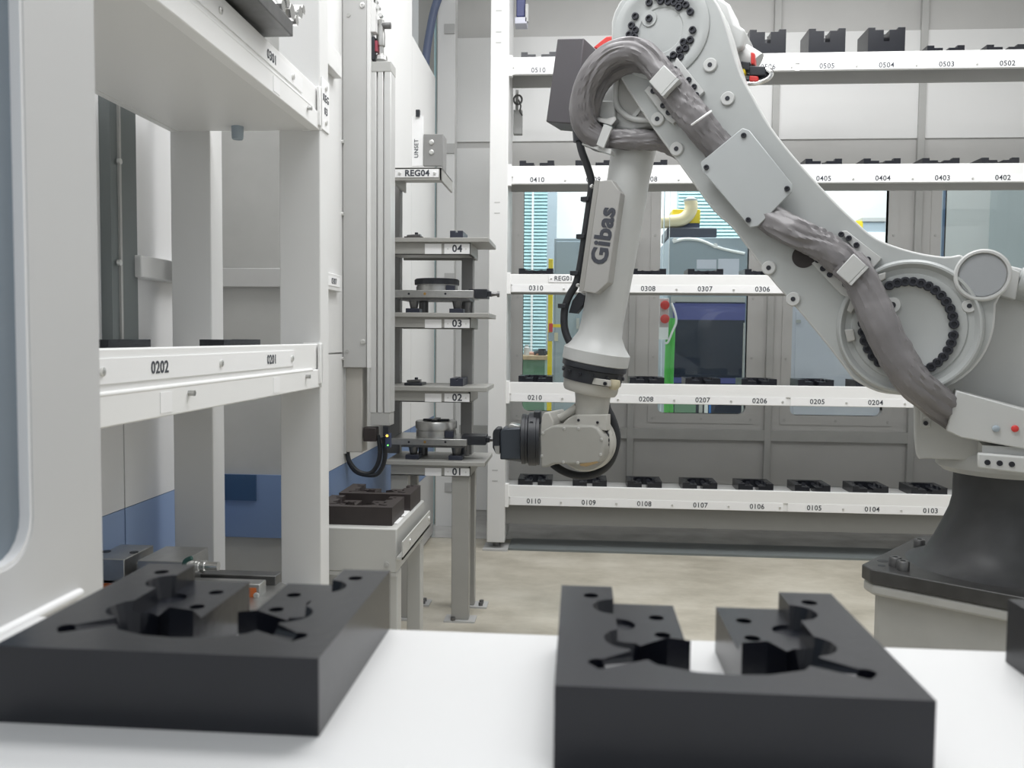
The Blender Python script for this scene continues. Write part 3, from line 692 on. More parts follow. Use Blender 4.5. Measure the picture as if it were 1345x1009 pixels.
# ---- pallets with chucks on trays 01 and 03
def pallet(k, label, pf, ring, hnd, top):
    y0 = YG+0.03
    z = TZ[k]
    t = Thing('chuck_pallet', (aY(570, pf[2], y0).x, y0+0.13, z), label, 'pallet', 'chuck pallets on the tower')
    x0, x1 = aY(pf[0], pf[2], y0).x, aY(pf[1], pf[2], y0).x; zt = aY(560, pf[2], y0).z; zb = aY(560, pf[3], y0).z
    pl = t.part('plate', MB().box((x0, y0, zb), (x1, y0+0.24, zt)), STEEL, bevel=0.002)
    for px in (537, 585): 
        q = aY(px, (pf[2]+pf[3])/2, y0); t.part('plate_hole', MB().cyl(q, q-V((0, 0.0015, 0)), 0.005, n=12), BOLT, pl)
    q = aY(558, (pf[2]+pf[3])/2, y0); t.part('brass_plug', MB().cyl(q, q-V((0, 0.0015, 0)), 0.006, n=12), mat('brass', (0.5, 0.3, 0.1), 0.35, 0.8), pl)
    yc = y0+0.12
    c = aY((ring[0]+ring[1])/2, ring[2], yc); R = (aY(ring[1], ring[2], yc).x-aY(ring[0], ring[2], yc).x)/2
    zr = aY(570, ring[2], yc-R*0.9).z
    H = zr-zt; b = V((c.x, yc, zt))
    t.part('chuck_ring', MB().lathe(b, (0, 0, 1), [(0, R*0.96), (H*0.40, R*0.96), (H*0.42, R*0.92), (H*0.5, R*0.92), (H*0.52, R), (H*0.94, R), (H, R*0.97), (H, R*0.7), (H*0.8, R*0.66)], n=40), STEEL)
    if top:
        t.part('black_cap', MB().lathe(b+V((0, 0, H*0.55)), (0, 0, 1), [(0, R*1.03), (H*0.40, R*1.04), (H*0.5, R*0.98)], n=40), BLACK)
    else:
        t.part('star_insert', MB().box((b.x-R*0.62, yc-0.012, zt+H), (b.x+R*0.62, yc+0.012, zt+H+0.008)).box((b.x-0.012, yc-R*0.6, zt+H), (b.x+0.012, yc+R*0.6, zt+H+0.009)), BLACK)
    t.part('chuck_clamp', MB().box((c.x+R*0.55, yc-R*0.85, zt), (c.x+R*0.95, yc-R*0.5, zt+H*0.45)), NAVYB, bevel=0.002)
    hx0, hx1 = aY(hnd[0], hnd[2], y0+0.05).x, aY(hnd[1], hnd[2], y0+0.05).x; hz0, hz1 = aY(620, hnd[3], y0+0.05).z, aY(620, hnd[2], y0+0.05).z
    h = t.part('gripper_block', MB().box((hx0-0.02, y0+0.03, hz0), (hx1-0.015, y0+0.13, hz1)).box((hx1-0.016, y0+0.05, hz0+0.01), (hx1, y0+0.11, hz1-0.008)), BLACK, bevel=0.002)
    t.part('gripper_pin', MB().lathe((hx1, y0+0.08, (hz0+hz1)/2), (1, 0, 0), [(0, 0.010), (0.018, 0.007), (0.024, 0.007), (0.024, 0.013), (0.034, 0.013)], n=16), STEELD, h)
    for px0, px1 in ((531, 549), (588, 606)):
        s0 = aY(px0, 600, y0).x; s1 = aY(px1, 600, y0).x
        ft = t.part('support_foot', MB().box((s0, y0+0.02, z), (s1, y0+0.09, z+0.3*(zb-z))), NAVYB, bevel=0.002)
        t.part('support_pin', MB().lathe(((s0+s1)/2, y0+0.055, z+0.3*(zb-z)), (0, 0, 1), [(0, 0.016), (0.45*(zb-z), 0.022), (0.7*(zb-z), 0.024)], n=16), STEELD, ft)
        t.part('support_pin', MB().lathe(((s0+s1)/2+0.02, y0+0.18, z), (0, 0, 1), [(0, 0.022), ((zb-z), 0.022)], n=16), STEELD, ft)
    t.part('under_plate', MB().box((x0+0.04, y0+0.02, zb-0.012), (x1-0.02, y0+0.2, zb)), STEELD)
pallet(1, 'steel pallet with bare chuck ring on tray 01 touched by the gripper', (514, 613, 576.5, 585), (546, 600, 555), (613, 643, 572, 584), False)
pallet(3, 'steel pallet with black-capped chuck ring on tray 03', (514, 622, 381, 391), (546, 602, 366), (622, 645, 380, 392), True)
# small support blocks left on trays 02 and 04
for k, py in ((2, 497), (4, 303)):
    a = aY(591, py, YG+0.06); b = aY(608, py, YG+0.06); z = TZ[k]
    s = MB().box((a.x, YG+0.06, z), (b.x, YG+0.2, a.z)); h = a.z-z
    s = MB().prism([V((a.x, YG+0.06, z)), V((b.x, YG+0.06, z)), V((b.x, YG+0.06, z+h)), V((a.x*0.42+b.x*0.58, YG+0.06, z+h)), V((a.x*0.42+b.x*0.58, YG+0.06, z+h*0.75)), V((a.x*0.58+b.x*0.42, YG+0.06, z+h*0.75)), V((a.x*0.58+b.x*0.42, YG+0.06, z+h)), V((a.x, YG+0.06, z+h))], (0, 0.16, 0))
    tag(mkobj('support_block', s.mesh('support_block', V((a.x, YG+0.06, z))), NAVYB, None, V((a.x, YG+0.06, z)), 0.0015), 'small dark notched block on the %s' % ('second tray from below, numbered 02' if k == 2 else 'fourth tray from below, numbered 04'), 'block', 'notched blocks on the tower')
    a = aY(532, 308 if k == 4 else 503, YG+0.08); b = aY(553, 308, YG+0.08); 
    tt = Thing('clamp_shoe', (a.x+0.03, YG+0.1, z), 'flat dark clamp shoe on the %s' % ('second tray from below, numbered 02' if k == 2 else 'fourth tray from below, numbered 04'), 'clamp', 'clamp shoes on the tower')
    tt.part('base', MB().box((a.x, YG+0.06, z), (b.x+0.01, YG+0.17, z+0.012)), BROWNB if k == 4 else BLACK, bevel=0.002)
    tt.part('arm', MB().obox((a.x+0.035, YG+0.11, z+0.018), (0.03, 0, 0.002), (0, 0.018, 0), (0, 0, 0.006)), STEELD, bevel=0.002)
    tt.part('screw', MB().cyl((a.x+0.045, YG+0.11, z+0.02), (a.x+0.045, YG+0.11, z+0.034), 0.008, n=6), BOLT)

# ================================================================== BACK RACK
YK = 5.0; XKE = 3.05; KD = 0.27
t = Thing('back_rack', (1.2, 5.15, 0), 'long white five-level rack across the back wall', 'rack')
x0, x1 = aY(642, 350, YK-0.02).x, aY(666, 350, YK-0.02).x
for xx0, xx1 in ((x0, x1), (XKE-0.02, XKE+0.09)):
    po = t.part('post', MB().box((xx0, YK-0.02, 0.045), (xx1, YK+0.30, 3.5)), mat('post_white', (0.70, 0.70, 0.69), 0.45), bevel=0.004)
    t.part('foot_plate', MB().box((xx0-0.02, YK-0.05, 0), (xx1+0.02, YK+0.12, 0.010)), LGREY, po)
    t.part('levelling_foot', MB().cyl(((xx0+xx1)/2, YK+0.05, 0.01), ((xx0+xx1)/2, YK+0.05, 0.045), 0.022, n=14), STEELD, po)
    for py in (14, 42, 56, 266, 280, 618, 632):
        p = aY(654, py, YK-0.0205); t.part('slot', MB().box((xx0+0.03, YK-0.0212, p.z-0.003), (xx0+0.062, YK-0.0196, p.z+0.003)), MGREY, po)
LX0 = aY(701, 660, YK).x; LXP = (aY(1222, 672, YK).x-LX0)/7
slotx = lambda i: LX0+LXP*(10-i)
rows = {1: (637.5, 664), 2: (502, 528), 3: (360, 384), 4: (218, 242), 5: (75, 98)}
SZ = {}
for k, (a, b) in rows.items():
    z1, z0 = aY(680, a, YK).z, aY(680, b, YK).z; h = z1-z0
    SZ[k] = z1-0.012
    sh = t.part('shelf', MB().box((x1, YK+0.01, z1-0.03), (XKE, YK+KD, z1-0.012)).box((x1, YK+KD-0.012, z0), (XKE, YK+KD, z1-0.012)), LGREY)
    be = t.part('front_beam', MB().box((x1, YK, z0+h*0.40), (XKE, YK+0.02, z1)).box((x1, YK+0.006, z0), (XKE, YK+0.02, z0+h*0.40)), RACKW, bevel=0.003)
    t.part('beam_end', MB().box((x1-0.004, YK-0.012, z0-0.01), (x1+0.02, YK+0.03, z1+0.008)), RACKW, be, bevel=0.002)
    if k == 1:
        t.part('lower_beam', MB().box((x1, YK+0.03, aY(680, 688, YK+0.03).z), (XKE, YK+0.07, z0)), mat('dark_grey_beam', (0.22, 0.22, 0.21), 0.5))  # recessed lower beam, darker grey than the front beam
    for lo, hi in ((10, 6), (5, 1)):
        sx0, sx1 = slotx(lo)-LXP*(0.43 if lo == 10 else 0.46), min(slotx(hi)+LXP*0.46, XKE-0.01)
        st = t.part('label_strip', MB().box((sx0, YK-0.002, z0+h*0.03), (sx1, YK+0.006, z0+h*0.42)), LABEL)
        for i in range(lo, hi-1, -1):
            t.text('number', '%02d%02d' % (k, i), 0.040, (slotx(i), YK-0.0025, z0+h*0.225), (1, 0, 0), (0, 0, 1), parent=st, bold=0.0004)
            t.inst('screw', SCREW, mz((slotx(i)+LXP*(0.5 if i != hi else 0.40), YK-0.002, z0+h*0.2), (0, -1, 0), 0.9), st)
    if k == 3:
        p = aY(740, 366, YK); pl = t.part('register_plate', MB().box((p.x-0.085, YK-0.004, p.z-0.022), (p.x+0.075, YK, p.z+0.022)), LABEL, be, bevel=0.001)
        t.text('lettering', 'REG01', 0.036, (p.x, YK-0.0045, p.z), (1, 0, 0), (0, 0, 1), parent=pl, bold=0.0005)
        t.inst('screw', SCREW, mz((p.x-0.07, YK-0.004, p.z), (0, -1, 0), 0.8), pl)
ORD = ('first', 'second', 'third', 'fourth', 'fifth', 'sixth', 'seventh', 'eighth', 'ninth', 'tenth')
LEV = {1: 'lowest', 2: 'second', 3: 'middle', 4: 'fourth', 5: 'top'}
for k, ids in {1: (10, 9, 8, 7, 6, 5, 4, 3), 2: (10, 8, 7, 6, 5, 4), 3: (10, 8, 7, 6), 4: (10, 9, 8, 5, 4, 3, 2), 5: (10, 6, 5, 4, 3, 2)}.items():
    for i in ids:
        tall = (k == 5 and i in (6, 5, 4))
        block(ME_TALL if tall else ME_BLOCK, (slotx(i)+0.005*math.sin(i*7+k), YK+0.025+BD, SZ[k]), math.pi,
              '%s black block, %s place on the %s back rack shelf, above number %02d%02d' % ('tall' if tall else 'low', ORD[10-i], LEV[k], k, i), 'fixture blocks on the back rack', 'tall_fixture_block' if tall else 'fixture_block')
# latch hanging beside the rack and dark motor in the top corner
p = aY(680, 150, 5.35)
t = Thing('wall_latch', (p.x, 5.35, aY(680, 176, 5.35).z), 'grey toggle latch with ring hanging beside the back rack post', 'latch')
t.part('body', fb(674, 686, 144, 176, 5.34, 5.39), LGREY, bevel=0.004)
t.part('ring', MB().tube([V((p.x+0.025*math.cos(q), 5.35, aY(680, 131, 5.35).z+0.028*math.sin(q))) for q in [i*math.pi/10 for i in range(21)]], 0.006, 8), STEELD)
t.part('hook', MB().tube(cr([aY(x, y, 5.34) for x, y in ((681, 131), (684, 139), (683, 146), (686, 152))], 5), 0.005, 8), STEELD)
t.part('hanger', fb(677, 681, 118, 146, 5.36, 5.375), LGREY)
t = Thing('door_drive', (aY(685, 15, 5.3).x, 5.3, aY(685, 30, 5.3).z), 'dark blue door drive motor hanging in the top corner by the rack post', 'motor')
t.part('motor', fb(678, 690, -40, 22, 5.28, 5.36), mat('deep_blue_paint', (0.05, 0.06, 0.17), 0.4), bevel=0.006)
t.part('gear_foot', fb(676, 692, 22, 31, 5.27, 5.37), LAV, bevel=0.003)
t.part('arm', fb(690, 694, 5, 28, 5.27, 5.30), LGREY)

# ================================================================== ROBOT
RB = V((1.50, 3.06, 0)); RG = V((-0.38, 3.75, 0))
DL = (RG-RB).normalized()                      # towards the gripper
NA = V((-DL.y, DL.x, 0)); NA = NA if NA.y > 0 else -NA   # away from the viewer, square to the arm plane
DR = -DL                                       # to the right in the arm plane
ZU = V((0, 0, 1))
def R(px, py, w=0.0):
    d = ray(px, py); P0 = RB+NA*w
    return EYE+d*((P0-EYE).dot(NA)/d.dot(NA))
def rp(pts, w): return [R(x, y, w) for x, y in pts]
def circ(px, py, rpx, w, n=40):
    c = R(px, py, w); r = rpx*mpp(c); return c, r
ZPL = aZ(1140, 737, 0.43).z
rb = Thing('industrial_robot', (RB.x, RB.y, 0), 'large white six-axis industrial robot on a grey pedestal reaching to the tower', 'robot')
# ---- pedestal and base plate
ang = math.radians(-38); ux = V((math.cos(ang), math.sin(ang), 0)); uy = V((-math.sin(ang), math.cos(ang), 0))
cor = aZ(1140, 742, 0.43)
hs = 0.37
C0 = cor+ux*(hs-0.02)+uy*(hs-0.055); C0.z = 0
def octa(h, ch, z): return [C0+ux*a+uy*b+ZU*z for a, b in ((-h+ch, -h), (h-ch, -h), (h, -h+ch), (h, h-ch), (h-ch, h), (-h+ch, h), (-h, h-ch), (-h, -h+ch))]
rb.part('pedestal', MB().prism(octa(hs-0.045, 0.02, 0), (0, 0, 0.36)), mat('pedestal_grey', (0.4089, 0.4089, 0.3915), 0.5, noise_amt=0.08), bevel=0.006)
rb.part('pedestal_flange', MB().prism(octa(hs-0.005, 0.05, 0.335), (0, 0, 0.042)), MATS['pedestal_grey'], bevel=0.012, seg=3)
bp = rb.part('base_plate', MB().prism(octa(hs, 0.05, 0.378), (0, 0, 0.052)), PLATE, bevel=0.005)
LB = bolt_mesh('plate_bolt', 0.022, 0.034, STEELD, 0.45)
for a, b in ((-0.272, -0.262), (-0.232, -0.300), (-0.30, 0.10)):
    rb.inst('plate_bolt', LB, mz(C0+ux*a+uy*b+ZU*0.43, ZU), bp)
for a, b, r in ((-0.31, -0.29, 0.014), (-0.33, -0.22, 0.02), (-0.29, -0.22, 0.012)):
    rb.part('plate_hole', MB().cyl(C0+ux*a+uy*b+ZU*0.43, C0+ux*a+uy*b+ZU*0.4305, r, n=16), RUBBER, bp)
# ---- dark column, flared into the plate
AX = V((C0.x+0.03, C0.y+0.02, 0))
def rat(px, py):                                # radius of a silhouette point around the column axis
    d = ray(px, py); 
    t_ = ((AX.x-EYE.x)*d.x+(AX.y-EYE.y)*d.y)/(d.x*d.x+d.y*d.y); q = EYE+d*t_
    return math.hypot(q.x-AX.x, q.y-AX.y), q.z
prof = []
for x, y in ((1196, 735), (1212, 722), (1226, 702), (1238, 680), (1246, 664), (1250, 650), (1252, 612)):
    r, z = rat(x, y); prof.append((z, r))
prof[0] = (0.43, prof[0][1]+0.02)
rb.part('base_column', MB().lathe(AX, ZU, prof, n=56), CHAR)
r1, z1 = rat(1228, 606); r2, z2 = rat(1227, 588)
rb.part('turntable', MB().lathe(AX, ZU, [(z1-0.02, r1*0.9), (z1, r1), (z2-0.01, r1), (z2, r1*0.97), (z2+0.02, r1*0.8), (z2+0.05, r1*0.78)], n=56), ROBOT)
# ---- shoulder casting behind the lower arm
mb = MB().prism(cr(rp([(1192, 470), (1200, 530), (1203, 596), (1222, 603), (1300, 606), (1420, 612), (1440, 500), (1420, 400), (1340, 352), (1250, 348), (1190, 390)], 0.02), 4, True), NA*0.26)
rb.part('shoulder_casting', mb, ROBOT, bevel=0.02, seg=3)
pl = rb.part('casting_plate', MB().prism(rp([(1209, 522), (1223, 522), (1223, 562), (1209, 562)], 0.015), NA*0.02), ROBOT, bevel=0.003)
SB = bolt_mesh('small_bolt', 0.008, 0.006, BOLT, 0.5)
for y in (537, 556): rb.inst('bolt', SB, mz(R(1216, y, 0.013), -NA), pl)
# junction box and connector plate at the hose end
jb = rb.part('junction_box', MB().prism(rp([(1256, 513), (1345, 538), (1420, 555), (1420, 592), (1345, 590), (1262, 575), (1243, 566)], -0.20), NA*0.16), ROBOT, bevel=0.004)
for x, mt in ((1308, CABG), (1333, RED)):
    p = R(x, 563, -0.20); rb.part('button', MB().lathe(p, -NA, [(0, 0.011), (0.006, 0.011), (0.009, 0.007)], n=18), mt, jb)  # reflections of buttons outside the cell, modelled as solid studs
cp = rb.part('connector_plate', MB().prism(rp([(1284, 595), (1345, 600), (1420, 606), (1420, 632), (1345, 623), (1284, 615)], -0.21), NA*0.03), ROBOT, bevel=0.006)
for x, y in ((1297, 607.5), (1313, 608.5), (1329, 610)):
    p = R(x, y, -0.21); rb.part('socket', MB().lathe(p, -NA, [(0, 0.009), (0.003, 0.009), (0.003, 0.006), (0.001, 0.006)], n=16), BOLT, cp)
rb.part('plate_mount', MB().prism(rp([(1290, 585), (1420, 592), (1420, 625), (1290, 612)], -0.18), NA*0.2), ROBOT)
# right-hand motor
p = R(1336, 372, 0.0); q = R(1420, 392, 0.0)
rb.part('shoulder_motor', MB().cyl(p, q, 0.055, n=24), ROBOTD)
rb.part('motor_flange', MB().prism(rp([(1318, 348), (1340, 357), (1334, 394), (1312, 388)], -0.06), NA*0.16), ROBOT, bevel=0.004)

# ---- lower arm (link)
WF = -0.16
left = [(1183, 519), (1153, 515), (1123, 500), (1112, 487), (1085, 452), (1046, 405), (1007, 360), (963, 301), (937, 277), (893, 217), (860, 172), (832, 130), (812, 96), (803, 66)]
ca, cb = 868, 40
disc = [(ca+66*math.cos(math.radians(a)), cb+66*math.sin(math.radians(a))) for a in range(190, 286, 12)]
right = [(900, -23), (925, -14), (943, 5), (955, 36), (963, 65), (974, 98), (990, 128), (1012, 166), (1045, 208), (1090, 258), (1123, 290), (1153, 314), (1198, 330), (1240, 337), (1262, 334)]
boss = [(1290+34*math.cos(math.radians(a)), 362+34*math.sin(math.radians(a))) for a in range(225, 400, 14)]
rest = [(1308, 400), (1306, 430), (1296, 460), (1275, 488), (1245, 508), (1215, 518)]
outl = [(p.x, p.y) for p in cr([V((x, y, 0)) for x, y in left], 3)] + disc + [(p.x, p.y) for p in cr([V((x, y, 0)) for x, y in right], 3)] + boss + [(p.x, p.y) for p in cr([V((x, y, 0)) for x, y in rest], 3)]
link = rb.part('lower_arm', MB().prism(rp(outl, WF), NA*0.15), ROBOT, bevel=0.018, seg=4)
link.data.materials.append(ROBOTD)
link.modifiers['bevel'].material = 0
for f in link.data.polygons:
    if f.normal.dot(-NA) > 0.9: f.material_index = 1
# raised face inside the rim (front faces in a slightly greyer colour)
# elbow cover disc with recess
c, r = circ(ca, cb, 64, WF)
rb.part('elbow_cover', MB().lathe(c, -NA, [(-0.01, r), (0.006, r), (0.009, r*0.97), (0.009, r*0.80), (0.004, r*0.76), (0.004, r*0.47), (-0.003, r*0.43), (-0.003, 0.001)], n=64), ROBOTD, link)
c2, r2 = circ(853, 25, 11, WF)
rb.part('cover_boss', MB().lathe(c2, -NA, [(-0.004, r2), (0.006, r2*0.9)], n=24), ROBOTD, link)
CB = bolt_mesh('cap_bolt', 0.0135, 0.012, BOLT, 0.55)
for x, y in ((853, 25), (853, 4), (835, 22), (830, 34), (835, 40), (827, 46), (834, 49), (868, 2), (878, 3), (886, 4), (892, 10), (901, 7), (894, 1), (907, 16), (910, 40), (907, 53), (898, 56), (901, 64), (893, 66), (894, 75), (885, 73), (877, 79), (863, -4), (873, -5)):
    rb.inst('cap_bolt', CB, mz(R(x, y, WF-0.004), -NA), link)
# washers on the link
for x, y in ((933, 86), (956, 130), (864, 157), (889, 196), (1010, 352), (1042, 393), (1273, 402)):
    c, r = circ(x, y, 9.0, WF)
    wz = rb.part('boss_washer', MB().lathe(c, -NA, [(-0.012, r*1.08), (0.006, r*1.02), (0.009, r*0.9)], n=24), ROBOT, link)
    rb.part('bore', MB().cyl(c-NA*0.009, c-NA*0.0105, r*0.34, n=14), BOLT, wz)
# round opening beside the hose
c, r = circ(1056, 337, 15, WF); rb.part('bore', MB().cyl(c, c-NA*0.002, r, n=28), BROWNB, link)
# shoulder recess, bolt ring and slots
c, r = circ(1193, 430, 86, WF)
rc = rb.part('shoulder_recess', MB().lathe(c, -NA, [(-0.02, r*1.04), (0.006, r*1.03), (0.022, r*0.99), (0.022, r*0.96), (0.004, r*0.90), (0.001, r*0.82), (0.006, r*0.80), (0.006, r*0.60), (0.001, r*0.57), (0.001, 0.001)], n=72), ROBOTD, link)
SBM = bolt_mesh('ring_bolt', 0.0165, 0.014, BOLT, 0.5)
for a in list(range(-114, -22, 10)) + [-14, -4] + [10, 20, 30, 40, 50, 60, 70, 80] + list(range(130, 200, 11)):
    q = (1193+60*math.cos(math.radians(a)), 430+60*math.sin(math.radians(a)))
    rb.inst('ring_bolt', SBM, mz(R(q[0], q[1], WF-0.004), -NA), rc)
c2, r2 = circ(1172, 401, 11, WF); bo = rb.part('boss_washer', MB().lathe(c2, -NA, [(-0.006, r2), (0.008, r2*0.9)], n=24), ROBOT, link)
rb.part('bore', MB().cyl(c2-NA*0.008, c2-NA*0.0095, r2*0.4, n=14), BOLT, bo)
for pts in (((1144, 366), (1154, 360), (1164, 357), (1163, 366), (1152, 373)), ((1112, 408), (1117, 393), (1126, 385), (1126, 400), (1118, 412)), ((1109, 433), (1121, 432), (1124, 447), (1113, 450))):
    rb.part('slot', MB().prism(rp(pts, WF-0.020), NA*0.03), MGREY, rc, bevel=0.004)
# upper boss ring (right of shoulder)
c, r = circ(1290, 362, 34, WF)
rb.part('boss_ring', MB().lathe(c, -NA, [(-0.02, r), (0.02, r), (0.024, r*0.94), (0.024, r*0.86), (0.012, r*0.83), (0.012, 0.001)], n=48), ROBOT, link)
rb.part('boss_cover', MB().cyl(c-NA*0.012, c-NA*0.017, r*0.80, n=48), mat('grey_cover', (0.33, 0.345, 0.36), 0.5), link, label='grey round cover disc')
# cover plate
cvp = [(975, 168), (984, 171), (1040, 241), (1040, 252), (996, 297), (985, 299), (922, 224), (920, 213)]
cp = rb.part('cover_plate', MB().prism(rp(cvp, WF-0.062), NA*0.012), mat('cover_plate_grey', (0.4089, 0.4306, 0.435), 0.36), bevel=0.003)
rb.part('cover_spacer', MB().prism(rp([(965, 190), (1022, 260), (1000, 282), (940, 215)], WF-0.05), NA*0.06), RUBBER, cp)
for x, y in ((977, 178), (1034, 248), (983, 289), (928, 220)): rb.inst('bolt', SB, mz(R(x, y, WF-0.062), -NA, 1.2), cp)
# hose clamps
def strip(pts, w, th, bolts, mt=ROBOT):
    o = rb.part('clamp_strip', MB().prism(rp(pts, w), NA*th), mt, bevel=0.002)
    for x, y in bolts: rb.inst('bolt', SB, mz(R(x, y, w), -NA, 1.25), o)
    return o
strip([(889, 75), (925, 120), (917, 128), (906, 119), (881, 92)], WF-0.02, 0.025, ((887, 91), (905, 105), (912, 114), (915, 125)))
strip([(846, 119), (853, 111), (893, 153), (884, 163), (876, 158)], WF-0.02, 0.025, ((858, 120), (871, 139), (878, 148), (886, 153)))
rb.part('clamp_bar', MB().prism(rp([(852, 107), (872, 85), (889, 102), (868, 125)], WF-0.125), NA*0.014), ROBOT, bevel=0.003)
rb.part('clamp_bar_side', MB().prism(rp([(868, 125), (889, 102), (892, 104), (871, 126)], WF-0.125), NA*0.115), ROBOT)
strip([(1104, 304), (1112, 303), (1158, 339), (1147, 352), (1138, 348)], WF-0.02, 0.025, ((1105, 308), (1115, 313), (1125, 322), (1140, 341)))
strip([(1066, 346), (1074, 340), (1120, 380), (1113, 391), (1104, 386)], WF-0.02, 0.025, ((1074, 342), (1081, 353), (1090, 361), (1110, 374)))
rb.part('clamp_bar', MB().prism(rp([(1098, 358), (1121, 333), (1138, 349), (1115, 373)], WF-0.13), NA*0.014), ROBOT, bevel=0.003)
rb.part('clamp_bar_side', MB().prism(rp([(1115, 373), (1138, 349), (1141, 351), (1118, 375)], WF-0.13), NA*0.12), ROBOT)

# ---- sleeve (protective hose)
def wrinkle(r, seed, amp=0.13):
    def f(t_, a):
        tw = a+1.2*t_+0.5*noise.noise(V((t_*3, seed, 0)))
        v = noise.noise(V((t_*1.6+seed, math.cos(tw)*2.2, math.sin(tw)*2.2)))
        q = 1-2*abs(noise.noise(V((t_*2.6+seed*3, math.cos(tw)*3.2, math.sin(tw)*3.2))))
        k = noise.noise(V((t_*14+seed, math.cos(a)*0.8, math.sin(a)*0.8)))
        return r*(1+amp*(0.8*v+0.75*(q-0.6)+0.35*k))
    return f
def hose(pts, r, seed, amp=0.13, flat=0.85, n=44, sub=14, nm='hose_sleeve'):
    return rb.part(nm, MB().tube(cr(pts, sub), r, n, wrinkle(r, seed, amp), flat, NA), HOSE)
sc_ = mpp(R(900, 200, WF))
hose([R(x, y, ww) for x, y, ww in ((882, 112, WF-0.06), (870, 98, WF-0.06), (858, 82, WF-0.06), (842, 69, WF-0.07), (822, 66, WF-0.08), (800, 74, WF-0.08), (781, 93, WF-0.07), (768, 118, WF-0.05), (764, 145, WF-0.03), (770, 168, WF), (785, 182, WF+0.03), (798, 184, WF+0.05))], 17*sc_, 1.0, 0.15)
hose([R(x, y, ww) for x, y, ww in ((866, 93, WF-0.07), (850, 86, WF-0.02), (828, 86, WF), (806, 96, WF+0.0), (790, 112, WF+0.0), (780, 135, WF+0.0), (778, 160, WF+0.03), (790, 180, WF+0.05))], 11*sc_, 5.0, 0.14)
hose([R(x, y, WF-ww) for x, y, ww in ((874, 104, 0.05), (888, 122, 0.05), (905, 145, 0.045), (922, 167, 0.035), (940, 188, 0.015), (962, 212, 0.0))], 19*sc_, 2.0, 0.17, 0.8)
hose([R(x, y, WF-ww) for x, y, ww in ((985, 262, 0.0), (1008, 285, 0.02), (1038, 303, 0.045), (1070, 318, 0.05), (1098, 336, 0.05), (1122, 354, 0.05))], 18*sc_, 3.0, 0.2, 0.8)
hose([R(x, y, ww) for x, y, ww in ((1112, 345, WF-0.06), (1130, 366, WF-0.07), (1145, 398, WF-0.08), (1160, 432, WF-0.09), (1178, 468, WF-0.09), (1200, 500, WF-0.08), (1228, 526, WF-0.03), (1258, 548, WF+0.05))], 20*sc_, 4.0, 0.18, 0.8)
hose([R(x, y, ww) for x, y, ww in ((788, 180, -0.12), (815, 183, -0.12), (845, 184, -0.11), (872, 187, -0.08), (905, 205, -0.02))], 13*sc_, 6.0, 0.2)
# cable ties
for (cx_, cy_, dx, dy) in ((920, 156, 14, -10),):
    pts = [R(cx_+dx*math.cos(a), cy_+dy*math.cos(a), WF-0.055-0.042*math.sin(a)) for a in [i*math.pi/8 for i in range(9)]]
    rb.part('cable_tie', MB().tube(pts, 0.004, 6), LABEL)

# ---- elbow housing behind the link
hs_ = rb.part('elbow_housing', MB().prism(rp([(781, 112), (787, 103), (806, 96), (850, 90), (868, 120), (868, 160), (830, 172), (800, 168), (780, 152), (778, 128)], -0.10), NA*0.24), ROBOT, bevel=0.012, seg=3)
rb.part('housing_pocket', MB().prism(rp([(812, 104), (832, 108), (868, 150), (866, 158), (834, 157), (818, 146), (811, 128)], -0.104), NA*0.01), MGREY, hs_)
pts = [R(x, y, -0.112) for x, y in ((810, 98), (808, 122), (810, 138), (820, 150), (834, 157), (856, 158))]
rb.part('housing_rim', MB().tube(cr(pts, 6), 0.012, 12), ROBOT, hs_)
rb.part('housing_rib', MB().prism(rp([(828, 154), (840, 140), (843, 143), (832, 157)], -0.115), NA*0.03), ROBOT, hs_)
rb.part('housing_block', MB().prism(rp([(780, 132), (806, 132), (808, 155), (796, 160), (780, 150)], -0.125), NA*0.04), ROBOT, hs_, bevel=0.006)
p = R(810, 100, -0.115); rb.inst('bolt', SB, mz(p, -NA, 1.2), hs_)
# upper gearbox bulge on the far side of the arm
rb.part('gear_cover', MB().prism(rp([(958, 5), (966, 30), (979, 39), (976, 62), (950, 75), (900, 60), (850, 40), (818, 20), (820, -2), (840, -22), (868, -30), (900, -27), (930, -14)], 0.02), NA*0.2), ROBOT, bevel=0.012, seg=3)
# connectors behind the arm
rc_ = [(973, 80, 985, 92, BLACK), (974, 84, 979, 97, YELLOW), (986, 68, 991, 84, RED), (984, 86, 1006, 99, BLACK), (984, 99, 996, 107, RED)]
for x0_, y0_, x1_, y1_, mt in rc_:
    rb.part('connector', MB().prism(rp([(x0_, y0_), (x1_, y0_+1), (x1_, y1_), (x0_, y1_)], 0.03), NA*0.05), mt, bevel=0.004)
for k in range(3):
    pts = [R(x, y, 0.04+0.012*k) for x, y in ((980, 110-k*5), (995, 109-k*4), (1008, 104-k*5), (1013, 97-k*3), (1006, 91), (992, 90))]
    rb.part('connector_cable', MB().tube(cr(pts, 5), 0.009, 8), (CHROME, BLACK, STEEL)[k])
rb.part('motor_stub', MB().cyl(R(970, 72, 0.1), R(992, 86, 0.1), 0.05, n=20), ROBOT)

# ---- dark valve box beside the elbow
BX = 0.05
vbx = rb.part('valve_box', MB().prism([R(732, 51, BX), R(767, 50, BX), R(756, 163, BX), R(717, 160, BX)], NA*0.17), mat('anthracite_box', (0.075, 0.07, 0.078), 0.5), bevel=0.004)
rb.part('red_cap', MB().prism(rp([(779, 62), (796, 48), (803, 47), (803, 58), (790, 66)], 0.0), NA*0.06), RED, bevel=0.004)
